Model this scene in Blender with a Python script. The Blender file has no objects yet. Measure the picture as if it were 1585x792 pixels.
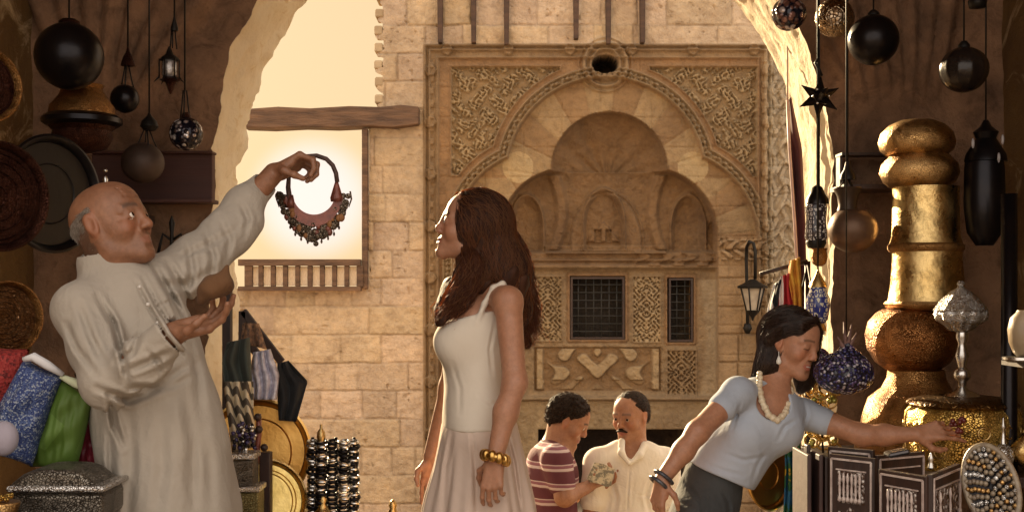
import bpy, bmesh, math, random
import numpy as np
from mathutils import Vector, Matrix
SC = bpy.context.scene
COL = SC.collection
random.seed(7); RNG = np.random.default_rng(7)
PI = math.pi
F = 1900.0            # focal length in photo pixels, photo is 1585 wide
CAMZ = 1.35; HOR = 450.0
# ---------------------------------------------------------------- camera
cam_d = bpy.data.cameras.new('camera'); cam = bpy.data.objects.new('camera', cam_d); COL.objects.link(cam)
cam.location = (0, 0, CAMZ); cam.rotation_euler = (math.radians(90), 0, 0)
cam_d.sensor_width = 36; cam_d.lens = 36 * F / 1585; cam_d.shift_y = (HOR - 396) / 1585
cam_d.clip_start = .05; cam_d.clip_end = 500
SC.camera = cam
# ---------------------------------------------------------------- light
SUN_AZ, SUN_EL = math.radians(-25), math.radians(16)
w = bpy.data.worlds.new('World'); SC.world = w; w.use_nodes = True
nt = w.node_tree; nt.nodes.clear()
def N(t, **k):
    n = nt.nodes.new(t)
    for a, b in k.items():
        setattr(n, a, b)
    return n
def dirv(az, el): return (math.sin(az) * math.cos(el), math.cos(az) * math.cos(el), math.sin(el))
sky = N('ShaderNodeTexSky', sky_type='NISHITA'); sky.sun_disc = False
sky.sun_elevation = SUN_EL; sky.sun_rotation = SUN_AZ; sky.dust_density = 3.0; sky.air_density = 1.0; sky.ozone_density = 1.0
tc = N('ShaderNodeTexCoord')
def dotnode(v):
    d = N('ShaderNodeVectorMath', operation='DOT_PRODUCT'); nt.links.new(tc.outputs['Generated'], d.inputs[0]); d.inputs[1].default_value = v
    return d.outputs['Value']
# warm dusty haze on the sun's side of the sky, unseen sky behind raised as fill light
rp = N('ShaderNodeValToRGB'); nt.links.new(dotnode(dirv(math.radians(-12), math.radians(12))), rp.inputs[0])
e = rp.color_ramp.elements; e[0].position = 0.0; e[0].color = (.58, .52, .455, 1); e[1].position = .86; e[1].color = (.295, .212, .118, 1)
x_ = rp.color_ramp.elements.new(.42); x_.color = (.53, .395, .27, 1)
mx = N('ShaderNodeMix', data_type='RGBA', blend_type='MIX'); mx.inputs[0].default_value = .985
nt.links.new(sky.outputs[0], mx.inputs[6])
sc_ = N('ShaderNodeVectorMath', operation='SCALE'); nt.links.new(rp.outputs[0], sc_.inputs[0]); sc_.inputs['Scale'].default_value = 11.0
nt.links.new(sc_.outputs[0], mx.inputs[7])
# bright aureole low over the street
gl = N('ShaderNodeMapRange'); nt.links.new(dotnode(dirv(math.radians(-9.2), math.radians(4.2))), gl.inputs[0])
gl.inputs[1].default_value = .9982; gl.inputs[2].default_value = 1.0; gl.interpolation_type = 'SMOOTHERSTEP'
ga = N('ShaderNodeMix', data_type='RGBA', blend_type='ADD'); nt.links.new(gl.outputs[0], ga.inputs[0])
nt.links.new(mx.outputs[2], ga.inputs[6]); ga.inputs[7].default_value = (.3, .75, 1.6, 1)
bg = N('ShaderNodeBackground'); bg.inputs[1].default_value = .10; nt.links.new(ga.outputs[2], bg.inputs[0])
wo = N('ShaderNodeOutputWorld'); nt.links.new(bg.outputs[0], wo.inputs[0])
sd = bpy.data.lights.new('sun', 'SUN'); sun = bpy.data.objects.new('sun', sd); COL.objects.link(sun)
sd.energy = 5.0; sd.angle = math.radians(.5); sd.color = (1, .76, .45)
sun.rotation_euler = Vector(dirv(SUN_AZ, SUN_EL)).to_track_quat('Z', 'Y').to_euler(); sun.location = (0, 0, 30)
vs = SC.view_settings; vs.view_transform = 'Standard'; vs.look = 'None'; vs.exposure = 1.5; vs.gamma = 1; vs.use_curve_mapping = False
SC.cycles.use_denoising = True
SC.cycles.max_bounces = 6; SC.cycles.diffuse_bounces = 4; SC.cycles.glossy_bounces = 3; SC.cycles.transmission_bounces = 4
SC.cycles.caustics_reflective = False; SC.cycles.caustics_refractive = False
SC.cycles.sample_clamp_indirect = 6
# ---------------------------------------------------------------- helpers
def P(u, v, Y): return np.array([(u - 792.5) / F * Y, Y, CAMZ - (v - HOR) / F * Y])
def S(px, Y): return px / F * Y
def lin(r, g, b):
    f = lambda c: (c / 255 / 12.92) if c / 255 <= .04045 else ((c / 255 + .055) / 1.055) ** 2.4
    return (f(r), f(g), f(b), 1)
class MB:
    """collects verts and faces (with a material slot per face)"""
    def __init__(s): s.v = []; s.f = []; s.mi = []; s.n = 0
    def add(s, v, f, mi=0):
        v = np.asarray(v, float).reshape(-1, 3); s.v.append(v)
        s.f += [tuple(int(i) + s.n for i in q) for q in f]; s.mi += [mi] * len(f); s.n += len(v); return s
    def box(s, c, d, R=None, mi=0):
        a = np.array([[x, y, z] for x in (-.5, .5) for y in (-.5, .5) for z in (-.5, .5)]) * np.array(d)
        if R is not None: a = a @ np.array(R).T
        return s.add(a + np.array(c), [(0, 1, 3, 2), (4, 6, 7, 5), (0, 4, 5, 1), (2, 3, 7, 6), (0, 2, 6, 4), (1, 5, 7, 3)], mi)
    def bar(s, a, b, w, t, up=(0, 0, 1), mi=0):
        a = np.array(a, float); b = np.array(b, float); d = b - a; L = np.linalg.norm(d); d /= L
        x = np.cross(d, up); n = np.linalg.norm(x)
        x = np.array([1., 0, 0]) if n < 1e-6 else x / n
        y = np.cross(x, d)
        return s.box((a + b) / 2, (w, L, t), np.stack([x, d, y], 1), mi)
    def tube(s, pts, r, n=8, closed=False, mi=0, flat=1.0, caps=True):
        pts = [np.array(p, float) for p in pts]; m = len(pts); r = [r] * m if np.isscalar(r) else list(r)
        up = None; V = []
        for i in range(m):
            if closed: t = pts[(i + 1) % m] - pts[i - 1]
            else: t = pts[min(i + 1, m - 1)] - pts[max(i - 1, 0)]
            t = t / (np.linalg.norm(t) + 1e-12)
            if up is None:
                up = np.array([0, -1., 0]) if abs(t[1]) < .9 else np.array([1., 0, 0])
            up = up - t * np.dot(up, t); up /= np.linalg.norm(up) + 1e-12
            sd_ = np.cross(t, up)
            for k in range(n):
                a = 2 * PI * k / n; V.append(pts[i] + r[i] * (math.cos(a) * sd_ + math.sin(a) * up * flat))
        fs = []
        for i in range(m if closed else m - 1):
            j = (i + 1) % m
            for k in range(n): fs.append((i * n + k, i * n + (k + 1) % n, j * n + (k + 1) % n, j * n + k))
        if not closed and caps: fs += [tuple(range(n - 1, -1, -1)), tuple((m - 1) * n + k for k in range(n))]
        return s.add(V, fs, mi)
    def lathe(s, c, prof, n=28, axis=(0, 0, 1), mi=0, ribs=0, ribamp=0, closed=False):
        """prof: list of (radius, height along axis)"""
        c = np.array(c, float); ax = np.array(axis, float); ax /= np.linalg.norm(ax)
        x = np.cross(ax, (0, 1, 0)); x = np.array([1., 0, 0]) if np.linalg.norm(x) < 1e-5 else x / np.linalg.norm(x)
        y = np.cross(ax, x); V = []; m = len(prof)
        for r, h in prof:
            for k in range(n):
                a = 2 * PI * k / n; rr = r * (1 + ribamp * math.cos(ribs * a)) if ribs else r
                V.append(c + ax * h + rr * (math.cos(a) * x + math.sin(a) * y))
        fs = []
        for i in range(m if closed else m - 1):
            j = (i + 1) % m
            for k in range(n): fs.append((i * n + k, i * n + (k + 1) % n, j * n + (k + 1) % n, j * n + k))
        if not closed:
            fs.append(tuple(range(n - 1, -1, -1))); fs.append(tuple((m - 1) * n + k for k in range(n)))
        return s.add(V, fs, mi)
    def ell(s, c, r, n=20, m=12, R=None, mi=0):
        r = (r, r, r) if np.isscalar(r) else r; V = []
        for i in range(m + 1):
            t = PI * i / m
            for k in range(n):
                a = 2 * PI * k / n; V.append((r[0] * math.sin(t) * math.cos(a), r[1] * math.sin(t) * math.sin(a), r[2] * math.cos(t)))
        V = np.array(V)
        if R is not None: V = V @ np.array(R).T
        fs = [(i * n + k, (i + 1) * n + k, (i + 1) * n + (k + 1) % n, i * n + (k + 1) % n) for i in range(m) for k in range(n)]
        return s.add(V + np.array(c), fs, mi)
    def prism(s, pts2, c, ux, uy, depth, mi=0):
        """extrude the outline pts2 (2d) in the plane ux,uy at c along their normal"""
        ux = np.array(ux, float); uy = np.array(uy, float); nrm = np.cross(ux, uy); n = len(pts2)
        A = np.array([np.array(c) + p[0] * ux + p[1] * uy for p in pts2]); B = A + nrm * depth
        return s.add(np.vstack([A, B]), [tuple(range(n - 1, -1, -1)), tuple(range(n, 2 * n))] + [(i, (i + 1) % n, n + (i + 1) % n, n + i) for i in range(n)], mi)
    def grid(s, V, ny, nx, mi=0, keep=None):
        fs = [(j * nx + i, j * nx + i + 1, (j + 1) * nx + i + 1, (j + 1) * nx + i) for j in range(ny - 1) for i in range(nx - 1) if keep is None or keep[j, i]]
        return s.add(V, fs, mi)
def link_mesh(name, me, mats, parent=None, smooth=True):
    o = bpy.data.objects.new(name, me); COL.objects.link(o)
    for m in (mats if isinstance(mats, (list, tuple)) else [mats]): me.materials.append(m)
    if smooth: me.polygons.foreach_set('use_smooth', [True] * len(me.polygons))
    if parent: o.parent = parent
    return o
def wloc(o):
    l = np.array(o.location)
    return l + (wloc(o.parent) if o.parent else 0)
def obj(name, mb, mats, parent=None, smooth=True, base=None, sharp=None, bevel=0):
    V = np.vstack(mb.v)
    if parent is not None: off = wloc(parent); loc = None
    else:
        loc = np.array(base) if base is not None else np.array([(V[:, 0].min() + V[:, 0].max()) / 2, (V[:, 1].min() + V[:, 1].max()) / 2, V[:, 2].min()]); off = loc
    me = bpy.data.meshes.new(name); me.from_pydata((V - off).tolist(), [], mb.f)
    o = link_mesh(name, me, mats, parent, smooth)
    if loc is not None: o.location = loc
    if any(mb.mi): me.polygons.foreach_set('material_index', mb.mi)
    me.validate(); me.update()
    if sharp is not None and smooth:
        me.set_sharp_from_angle(angle=math.radians(sharp))
    if bevel:
        b = o.modifiers.new('b', 'BEVEL'); b.width = bevel; b.segments = 2; b.limit_method = 'ANGLE'
    return o
def tag(o, label=None, cat=None, group=None, kind=None):
    if label: o['label'] = label
    if cat: o['category'] = cat
    if group: o['group'] = group
    if kind: o['kind'] = kind
    return o
def thing(name, label, cat, loc, group=None):
    o = bpy.data.objects.new(name, None); COL.objects.link(o); o.location = [float(a) for a in loc]; o.empty_display_size = .05
    return tag(o, label, cat, group)
# ---------------------------------------------------------------- materials
class Mat:
    def __init__(s, name):
        s.m = bpy.data.materials.new(name); s.m.use_nodes = True; s.t = s.m.node_tree; s.b = s.t.nodes['Principled BSDF']; s.o = s.t.nodes['Material Output']
        s.tc = s.t.nodes.new('ShaderNodeTexCoord'); s.co = s.tc.outputs['Object']
    def n(s, t, **k):
        x = s.t.nodes.new(t)
        for a, b in k.items(): setattr(x, a, b)
        return x
    def l(s, a, b): s.t.links.new(a, b)
    def noise(s, scale, detail=4, rough=.55, dist=0, co=None, stretch=None):
        x = s.n('ShaderNodeTexNoise'); x.inputs['Scale'].default_value = scale; x.inputs['Detail'].default_value = detail; x.inputs['Roughness'].default_value = rough; x.inputs['Distortion'].default_value = dist
        c = co or s.co
        if stretch:
            mp = s.n('ShaderNodeMapping'); mp.inputs['Scale'].default_value = stretch; s.l(c, mp.inputs[0]); c = mp.outputs[0]
        s.l(c, x.inputs['Vector']); return x.outputs[0]
    def vor(s, scale, feature='F1', rnd=1, out='Distance', co=None):
        x = s.n('ShaderNodeTexVoronoi', feature=feature); x.inputs['Scale'].default_value = scale; x.inputs['Randomness'].default_value = rnd
        s.l(co or s.co, x.inputs['Vector']); return x.outputs[out]
    def wave(s, scale, dist=2, kind='BANDS', direction='X', dscale=1):
        x = s.n('ShaderNodeTexWave', wave_type=kind)
        if kind == 'BANDS': x.bands_direction = direction
        else: x.rings_direction = direction
        x.inputs['Scale'].default_value = scale; x.inputs['Distortion'].default_value = dist; x.inputs['Detail'].default_value = 2; x.inputs['Detail Scale'].default_value = dscale
        s.l(s.co, x.inputs['Vector']); return x.outputs[1]
    def ramp(s, f, stops, interp='LINEAR'):
        r = s.n('ShaderNodeValToRGB'); s.l(f, r.inputs[0]); r.color_ramp.interpolation = interp
        el = r.color_ramp.elements
        while len(el) < len(stops): el.new(.5)
        for i, (p, c) in enumerate(stops):
            el[i].position = p; c = (c, c, c) if np.isscalar(c) else c; el[i].color = (c[0], c[1], c[2], 1)
        return r.outputs[0]
    def mix(s, f, a, b, mode='MIX'):
        x = s.n('ShaderNodeMix', data_type='RGBA', blend_type=mode)
        for sock, val in ((x.inputs[0], f), (x.inputs[6], a), (x.inputs[7], b)):
            if hasattr(val, 'links') or isinstance(val, bpy.types.NodeSocket): s.l(val, sock)
            elif np.isscalar(val): sock.default_value = val if sock.type == 'VALUE' else (val, val, val, 1)
            else: sock.default_value = (val[0], val[1], val[2], 1)
        return x.outputs[2]
    def math(s, op, a, b=0):
        x = s.n('ShaderNodeMath', operation=op)
        for sock, val in ((x.inputs[0], a), (x.inputs[1], b)):
            if isinstance(val, bpy.types.NodeSocket): s.l(val, sock)
            else: sock.default_value = val
        return x.outputs[0]
    def attr(s, name, out='Color'):
        x = s.n('ShaderNodeAttribute'); x.attribute_name = name; return x.outputs[out]
    def base(s, c):
        if isinstance(c, bpy.types.NodeSocket): s.l(c, s.b.inputs['Base Color'])
        else: s.b.inputs['Base Color'].default_value = (c[0], c[1], c[2], 1)
        return s
    def set(s, **k):
        for a, v in k.items():
            i = s.b.inputs[a.replace('_', ' ')]
            if isinstance(v, bpy.types.NodeSocket): s.l(v, i)
            else: i.default_value = v
        return s
    def bump(s, h, strength=.5, dist=.01, prev=None):
        x = s.n('ShaderNodeBump'); x.inputs['Strength'].default_value = strength; x.inputs['Distance'].default_value = dist
        s.l(h, x.inputs['Height'])
        if prev is not None: s.l(prev, x.inputs['Normal'])
        s.l(x.outputs[0], s.b.inputs['Normal']); return x.outputs[0]
def simple(name, c1, c2=None, scale=8, rough=.7, metal=0, bump=.3, bscale=None, bdist=.004, stretch=None, lo=.35, hi=.65, **k):
    M = Mat(name); c2 = c2 or tuple(x * .7 for x in c1[:3])
    M.base(M.ramp(M.noise(scale, 5, stretch=stretch), [(lo, c2), (hi, c1)])); M.set(Roughness=rough, Metallic=metal, **k)
    if bump: M.bump(M.noise(bscale or scale * 5, 5, stretch=stretch), bump, bdist)
    return M.m
# stone of the facade: colour per block / carving comes from the 'stone' attribute, dirt and pitting on top
M = Mat('sandstone'); c = M.attr('stone')
c = M.mix(.75, c, M.ramp(M.noise(1.6, 6, .65), [(.3, (.62, .55, .50)), (.5, (1, 1, 1)), (.72, (1.22, 1.16, 1.05))]), 'MULTIPLY')
c = M.mix(.65, c, M.ramp(M.noise(14, 6, .7), [(.3, (.60, .56, .52)), (.52, (1, 1, 1)), (.75, (1.25, 1.2, 1.1))]), 'MULTIPLY')
c = M.mix(M.ramp(M.noise(.9, 5, .6, stretch=(1, 1, .35)), [(.52, 0.), (.75, .6)]), c, (.16, .105, .06))
M.base(c); M.set(Roughness=.92); b1 = M.bump(M.noise(22, 6, .7), .7, .03); M.bump(M.vor(60), .25, .012, b1); SANDSTONE = M.m
def plaster(name, a, b, mottle, sc=1.0, bump=.8, amt=(.55, .72)):  # third colour: real stains on cream, painted sunlight on ochre
    M = Mat(name); c = M.ramp(M.noise(2.2 * sc, 6, .65), [(.34, b), (.64, a)])
    c = M.mix(M.ramp(M.noise(5 * sc, 7, .7, 1.2), [(amt[0], 0.), (amt[1], .85)]), c, mottle)
    M.base(c); M.set(Roughness=.9); b1 = M.bump(M.noise(9, 7, .7), bump, .03); M.bump(M.noise(60, 4, .7), .3, .008, b1); return M.m
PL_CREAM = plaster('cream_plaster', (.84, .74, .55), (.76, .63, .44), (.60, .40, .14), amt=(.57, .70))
PL_SHADED = plaster('shaded_brown_plaster', (.36, .200, .110), (.13, .072, .042), (.075, .038, .020), 1.2, amt=(.50, .72))  # brown instead of the reveal's cream: passage shade put into the colour
PL_OCHRE_SUN = plaster('ochre_sun_patches', (.22, .125, .035), (.13, .065, .018), (.62, .46, .26), .7, amt=(.55, .68))  # pale patches are sunlight on the side walls, put into the colour
STONE_FL = simple('paving_stone', (.40, .31, .21), (.27, .20, .13), 3, .85, bump=.5, bscale=20, bdist=.01)
BEAM = simple('old_beam_wood', (.16, .085, .045), (.07, .036, .02), 3, .8, bump=.7, bscale=12, bdist=.02, stretch=(1, 1, 6))
DKWOOD = simple('dark_wood', (.040, .016, .010), (.018, .008, .006), 6, .5, bump=.3, stretch=(8, 1, 1))
IRON = simple('black_iron', (.012, .011, .010), (.02, .015, .012), 20, .5, metal=.6, bump=.2)
def engraved(name, c1, c2, sc=60, rough=.3, depth=.5, dark=(.05, .02, .005), mottle=.75):  # last argument sets how far dark stains cover the metal
    M = Mat(name); v = M.vor(sc, 'DISTANCE_TO_EDGE'); n_ = M.noise(6, 4)
    c = M.ramp(n_, [(.35, c2), (.65, c1)]); c = M.mix(M.ramp(v, [(.0, .75), (.09, 0.)]), c, dark); c = M.mix(M.ramp(M.noise(11, 6, .7, .8), [(.48, 0.), (.66, mottle)]), c, tuple(x * .28 for x in c2))
    M.base(c); M.set(Metallic=1.0, Roughness=M.ramp(M.noise(12, 4), [(.3, rough * .8), (.7, min(1, rough * 1.6))]))
    b1 = M.bump(M.ramp(v, [(0, 0.), (.15, 1.)]), depth, .004); M.bump(M.noise(28, 5, .6), .45, .008, b1); return M.m
BRASS = engraved('engraved_brass', (.74, .47, .20), (.42, .23, .08), 150, .32, .35)
BRASS_PL = simple('plain_brass', (.80, .52, .18), (.55, .32, .09), 7, .28, metal=1, bump=.15, bscale=30)
BRASS_HAM = engraved('hammered_brass', (.86, .64, .30), (.56, .36, .13), 240, .24, .15, (.35, .2, .06))
GOLDFIL = engraved('pierced_gold_brass', (.95, .68, .22), (.70, .42, .10), 110, .30, 1.0, (.05, .025, .006))
COPPER = engraved('dark_copper', (.46, .25, .09), (.25, .11, .035), 140, .35, .5)
DKCOPPER = engraved('tarnished_copper', (.085, .034, .022), (.04, .016, .012), 120, .42, .5, (.015, .006, .004))
BLKMET = simple('blackened_metal', (.010, .009, .012), (.018, .014, .014), 9, .30, metal=.7, bump=.15)
SILVER = engraved('chased_silver', (.80, .78, .76), (.55, .52, .50), 170, .22, .6, (.10, .09, .08), .25)
SILVER_PL = simple('plain_silver', (.78, .77, .76), (.5, .48, .46), 9, .25, metal=1, bump=.15)
def beaded(name, cols, sc=70, dark=(.01, .01, .02), rough=.2, metal=.0):
    M = Mat(name); colr = M.vor(sc, out='Color'); d = M.vor(sc)
    sep = M.n('ShaderNodeSeparateColor'); M.l(colr, sep.inputs[0])
    st = [(i / len(cols), c) for i, c in enumerate(cols)]
    c = M.ramp(sep.outputs[0], st, 'CONSTANT'); c = M.mix(M.ramp(d, [(.35, 0.), (.62, 1.)]), c, dark)
    M.base(c); M.set(Roughness=rough, Metallic=metal); M.bump(M.ramp(d, [(0, 1.), (.6, 0.)]), .9, .005); return M.m
def cloth(name, c1, c2=None, weave=500, wr=18, bump=.35, sheen=.04, rough=.9, bd=.006):
    M = Mat(name); c2 = c2 or tuple(x * .82 for x in c1[:3])
    M.base(M.ramp(M.noise(5, 5), [(.3, c2), (.7, c1)])); M.set(Roughness=rough, Sheen_Weight=sheen)
    b0 = M.bump(M.noise(wr * .45, 3, .5, 1.4, stretch=(1.3, 1.3, .7)), min(1, bump * 1.1), bd * 2.0)
    b1 = M.bump(M.noise(wr, 4, .6, .8), bump, bd, b0); M.bump(M.noise(weave, 2), .12, .001, b1); return M.m
def skin(name, c1, c2, lip=(.42, .14, .10), hair=(.03, .018, .012), rough_=.25):
    M = Mat(name); c = M.ramp(M.noise(14, 5, .6), [(.3, c2), (.7, c1)]); c = M.mix(M.ramp(M.noise(70, 5, .7), [(.40, .35), (.62, 0.)]), c, tuple(x * .62 for x in c2))
    c = M.mix(M.attr('rosy', 'Fac'), c, (c1[0], c1[1] * .78, c1[2] * .70)); c = M.mix(M.attr('lip', 'Fac'), c, lip); c = M.mix(M.attr('brow', 'Fac'), c, hair)
    M.base(c); M.set(Roughness=M.ramp(M.noise(40, 4), [(.35, .38), (.65, .60)]), Subsurface_Weight=.12, Subsurface_Radius=(.012, .005, .003), Subsurface_Scale=.6)
    b0 = M.bump(M.noise(26, 5, .65, 1.0), rough_, .004); b1 = M.bump(M.noise(150, 4, .7), .3, .0015, b0); return M.m
# ================================================================ ground
YW = 12.0
g = MB()
g.box((0, 1.2, -.30), (16, 5.84, .6)); stp = [(4.12, 5.2, -.25), (5.2, 5.62, -.45), (5.62, 5.95, -.65)]
for a, b, z in stp: g.box((0, (a + b) / 2, z - .3), (16, b - a, .6))
ground = obj('terrace', g, STONE_FL, smooth=False, bevel=.012); tag(ground, kind='structure')
g = MB(); n_ = 90; xs = np.linspace(-90, 90, n_); ys = np.concatenate([np.linspace(5.95, 16, 45), np.linspace(17, 190, 30)])
X, Y = np.meshgrid(xs, ys); Z = -.85 + .02 * np.sin(X * 2.3 + Y) * np.sin(Y * 1.7); g.grid(np.stack([X, Y, Z], -1).reshape(-1, 3), len(ys), n_)
street = obj('street', g, STONE_FL); tag(street, kind='structure')
g = MB(); g.box((0, -6, -.35), (60, 8.0, .5)); tag(obj('pavement', g, STONE_FL, smooth=False), kind='structure')

# ================================================================ facade: relief computed on a fine grid
def sm(x, a, b):
    t = np.clip((x - a) / (b - a), 0, 1); return t * t * (3 - 2 * t)
def band(d, c, w_): return np.exp(-((d - c) / w_) ** 2)
def disc(u, v, cu, cv, r): return np.hypot(u - cu, v - cv) - r
def boxd(u, v, a, b, c, d):
    dx = np.maximum(a - u, u - b); dy = np.maximum(c - v, v - d)
    return np.where((dx > 0) & (dy > 0), np.hypot(dx, dy), np.maximum(dx, dy))
U1 = np.concatenate([np.arange(230, 556, 3.2), np.arange(556, 1236, 1.25), np.arange(1238, 1480, 5)])
V1 = np.concatenate([np.arange(-260, -12, 6), np.arange(-10, 802, 1.35)])
U, V = np.meshgrid(U1, V1)
def hashf(a, b=0): 
    x = np.sin(a * 127.1 + b * 311.7) * 43758.5453; return x - np.floor(x)
def vnoise(x, y):
    xi = np.floor(x); yi = np.floor(y); fx = x - xi; fy = y - yi; fx = fx * fx * (3 - 2 * fx); fy = fy * fy * (3 - 2 * fy)
    return (hashf(xi, yi) * (1 - fx) + hashf(xi + 1, yi) * fx) * (1 - fy) + (hashf(xi, yi + 1) * (1 - fx) + hashf(xi + 1, yi + 1) * fx) * fy
def fbm(x, y, o=4):
    r = 0
    for i in range(o): r = r + vnoise(x * 2 ** i + 17 * i, y * 2 ** i) * .5 ** (i + 1)
    return r
# masonry
wob = 2.2 * (fbm(U / 40, V / 40) - .5)
rowh = 43.5; rr = (V + 48 + wob * 1.6) / rowh; ri = np.floor(rr); rf = (rr - ri) * rowh
bw = 78 + 70 * hashf(ri, 3); bc = (U + wob * 1.5 + 400 * hashf(ri, 9)) / bw; bi = np.floor(bc); bf = (bc - bi)
split = hashf(bi, ri + 5) > .62; bf2 = np.where(split, np.where(bf < .55, bf / .55, (bf - .55) / .45), bf); bid = bi * 2 + np.where(split & (bf > .55), 1, 0); wpx = np.where(split, np.where(bf < .55, .55, .45), 1) * bw
edge = np.minimum(np.minimum(rf, rowh - rf), np.minimum(bf2, 1 - bf2) * wpx)
H = .015 * (1 - sm(edge, .2, 2.2 + 2.0 * fbm(U / 15, V / 15))) * sm(fbm(U / 50 + 9, V / 50), .22, .5)
H += .016 * (hashf(bid, ri) - .5) + .020 * (fbm(U / 9, V / 9) - .5) + .030 * (fbm(U / 30, V / 22) - .5)
pits = vnoise(U / 5.5, V / 5.0); H += .02 * sm(pits, .86, .96) * (vnoise(U / 60, V / 60) > .45)
tone = .86 + .28 * hashf(bid, ri + 2)
C = np.stack([.49 * tone, .36 * tone, (.225 + .03 * hashf(bid, ri)) * tone], -1)
C *= (1 - .16 * (1 - sm(edge, .5, 2.2)))[..., None]
def paint(mask, col, f=1.0):
    global C
    m = (np.clip(mask, 0, 1) * f)[..., None]; C = C * (1 - m) + np.array(col) * m
# portal frame
port = boxd(U, V, 655, 1196, 68, 900)
inside = 1 - sm(port, -1, 1)
H = H * (1 - inside * .75)
fieldm = 1 - sm(boxd(U, V, 680, 1178, 90, 900), -1, 1)
paint(inside, (.37, .27, .165)); 
for c_ in (-3, -10, -22): H -= .035 * band(port, c_, 1.9)
H += .02 * band(port, -6.5, 1.6)
knot = (np.hypot((((V + 10) % 80) - 40), (U - 666)) < 9) | (np.hypot((((V + 10) % 80) - 40), (U - 1188)) < 9) | ((np.hypot(((U + 20) % 95) - 47, V - 78) < 8) & (V < 90) & (U > 680) & (U < 1180))
strip = (port > -17) & (port < -11) & (port < 0)
H -= .03 * strip * (np.sin(V / 3.1) * np.sin(U / 3.1) > 0) * (V > 95) * .7
H -= .045 * knot * (inside > .5)
# right outer moulding columns, busy carving
rc = (U > 1186) & (U < 1232) & (V > 95)
H -= .03 * rc * (np.sin(U / 2.6 + 1.5 * np.sin(V / 7)) > .2) ; H -= .03 * rc * (np.sin(V / 5 + 2 * np.sin(U / 6)) > .5); paint(rc * 1., (.36, .29, .20), .8)
paint(fieldm, (.375, .250, .145), .95); H += .02 * fieldm
# faint courses in the field
H += .010 * fieldm * (band((V - 20) % 46, 23, 1.2) + band((U + np.floor((V - 20) / 46) * 60) % 140, 70, 1.0))
C *= (1 + .18 * (hashf(np.floor((U + np.floor((V - 20) / 46) * 60) / 140), np.floor((V - 20) / 46)) - .5) * fieldm)[..., None]
# trefoil outlines
def smin(a, b, k): h = np.maximum(k - np.abs(a - b), 0) / k; return np.minimum(a, b) - h * h * k / 4
d_out = np.minimum(disc(U, V, 937, 274, 152), np.minimum(disc(U, V, 1034, 372, 137), disc(U, V, 840, 372, 137)))
d_out = np.minimum(d_out, boxd(U, V, 703, 1171, 372, 2000))
d_out = np.minimum(d_out, boxd(U, V, 840, 1034, 240, 2000))
top_in = disc(U, V, 944, 262, 91)
low_in = np.minimum(np.minimum(disc(U, V, 1010, 362, 103), disc(U, V, 876, 362, 103)), np.minimum(boxd(U, V, 773, 1113, 362, 2000), boxd(U, V, 876, 1010, 259, 2000)))
top_in = np.where(V < 262, top_in, 50)
d_in = np.minimum(top_in, low_in)
# spandrel arabesque
lo_ = d_out - 27
spL = np.maximum(boxd(U, V, 697, 868, 102, 272), -lo_); spR = np.maximum(boxd(U, V, 1004, 1174, 102, 274), -lo_); ringd = disc(U, V, 937, 100, 36)
sp = np.minimum(spL, spR); sp = np.maximum(sp, -(ringd - 12))
def arab(u, v, k, p=0):
    a = np.sin(u / k + 1.9 * np.sin(v / k * .8 + p) + .6 * np.sin((u + v) / k * .5)); b = np.sin(v / k * 1.05 + 1.9 * np.sin(u / k * .85 + p * 2) + .6 * np.sin((u - v) / k * .45))
    return np.maximum(np.abs(a), np.abs(b) * .95)
US = np.abs(U - 937); ar = np.minimum(arab(US + .35 * V, V - .35 * US, 3.1, 1.0), .45 + np.abs(np.sin(US / 11. + 1.1 * np.sin(V / 9.)) * np.sin(V / 11. + 1.1 * np.sin(US / 9.))) * 1.6); arm = sm(.82 - ar, -.06, .10)
im = 1 - sm(sp, -2.5, -.5)
H += im * (.012 + .034 * arm) ; H -= .03 * band(sp, -.5, 1.6)
paint(im, (.47, .385, .25), .9); paint(im * arm, (.34, .25, .15), .7)
# arch mouldings
for c_, a_ in ((4, .06), (10, .035), (17, .05)): H -= a_ * band(d_out, c_, 2.0) * fieldm * (d_in > 0)
tw = np.sin((U + V) / 2.6) * np.sin((U - V) / 2.6) > 0
H -= .03 * ((d_out > 6) & (d_out < 14)) * tw * fieldm
paint(((d_out > 2) & (d_out < 18)) * fieldm, (.40, .32, .21), .8)
# voussoir ring
vr = (d_out < 1) & (d_in > 0) & (V < 372)
ang = np.where(V < 275, np.arctan2(V - 285, U - 940), np.arctan2(V - 372, np.where(U > 940, U - 1024, 850 - U)) * np.where(U > 940, 1, 1) + 7)
vi = np.floor(ang / .30); vf = ang / .30 - vi
vcol = np.where((vi % 2 == 0)[..., None], np.array([.42, .32, .195]), np.array([.37, .255, .145])) * (.88 + .24 * hashf(vi, 4))[..., None]
C = np.where(vr[..., None], vcol, C)
for q, (a_, b_) in {0: (790, 250), 1: (1062, 250)}.items():
    C = np.where((vr & (np.hypot(U - a_ - 12, V - b_ - 8) < 24))[..., None], np.array([.56, .46, .29]), C)
H += vr * (.03 + .008 * (band(vf, 0, .05) + band(vf, 1, .05)) + .012 * fbm(U / 12, V / 12))
# below the springing, blocks right of the recess
br = (U > 1113) & (U < 1182) & (V > 368)
C = np.where(br[..., None], np.stack([.42 * tone, .315 * tone, .20 * tone], -1), C)
H += br * .022 * (1 - sm(edge, .3, 2.4))
orn = (V > 366) & (V < 402) & (U > 1095) & (U < 1196)
H -= .05 * orn * (np.sin(U / 3.3 + 2 * np.sin(V / 5.)) * np.sin(V / 4.1) > .05)
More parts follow.
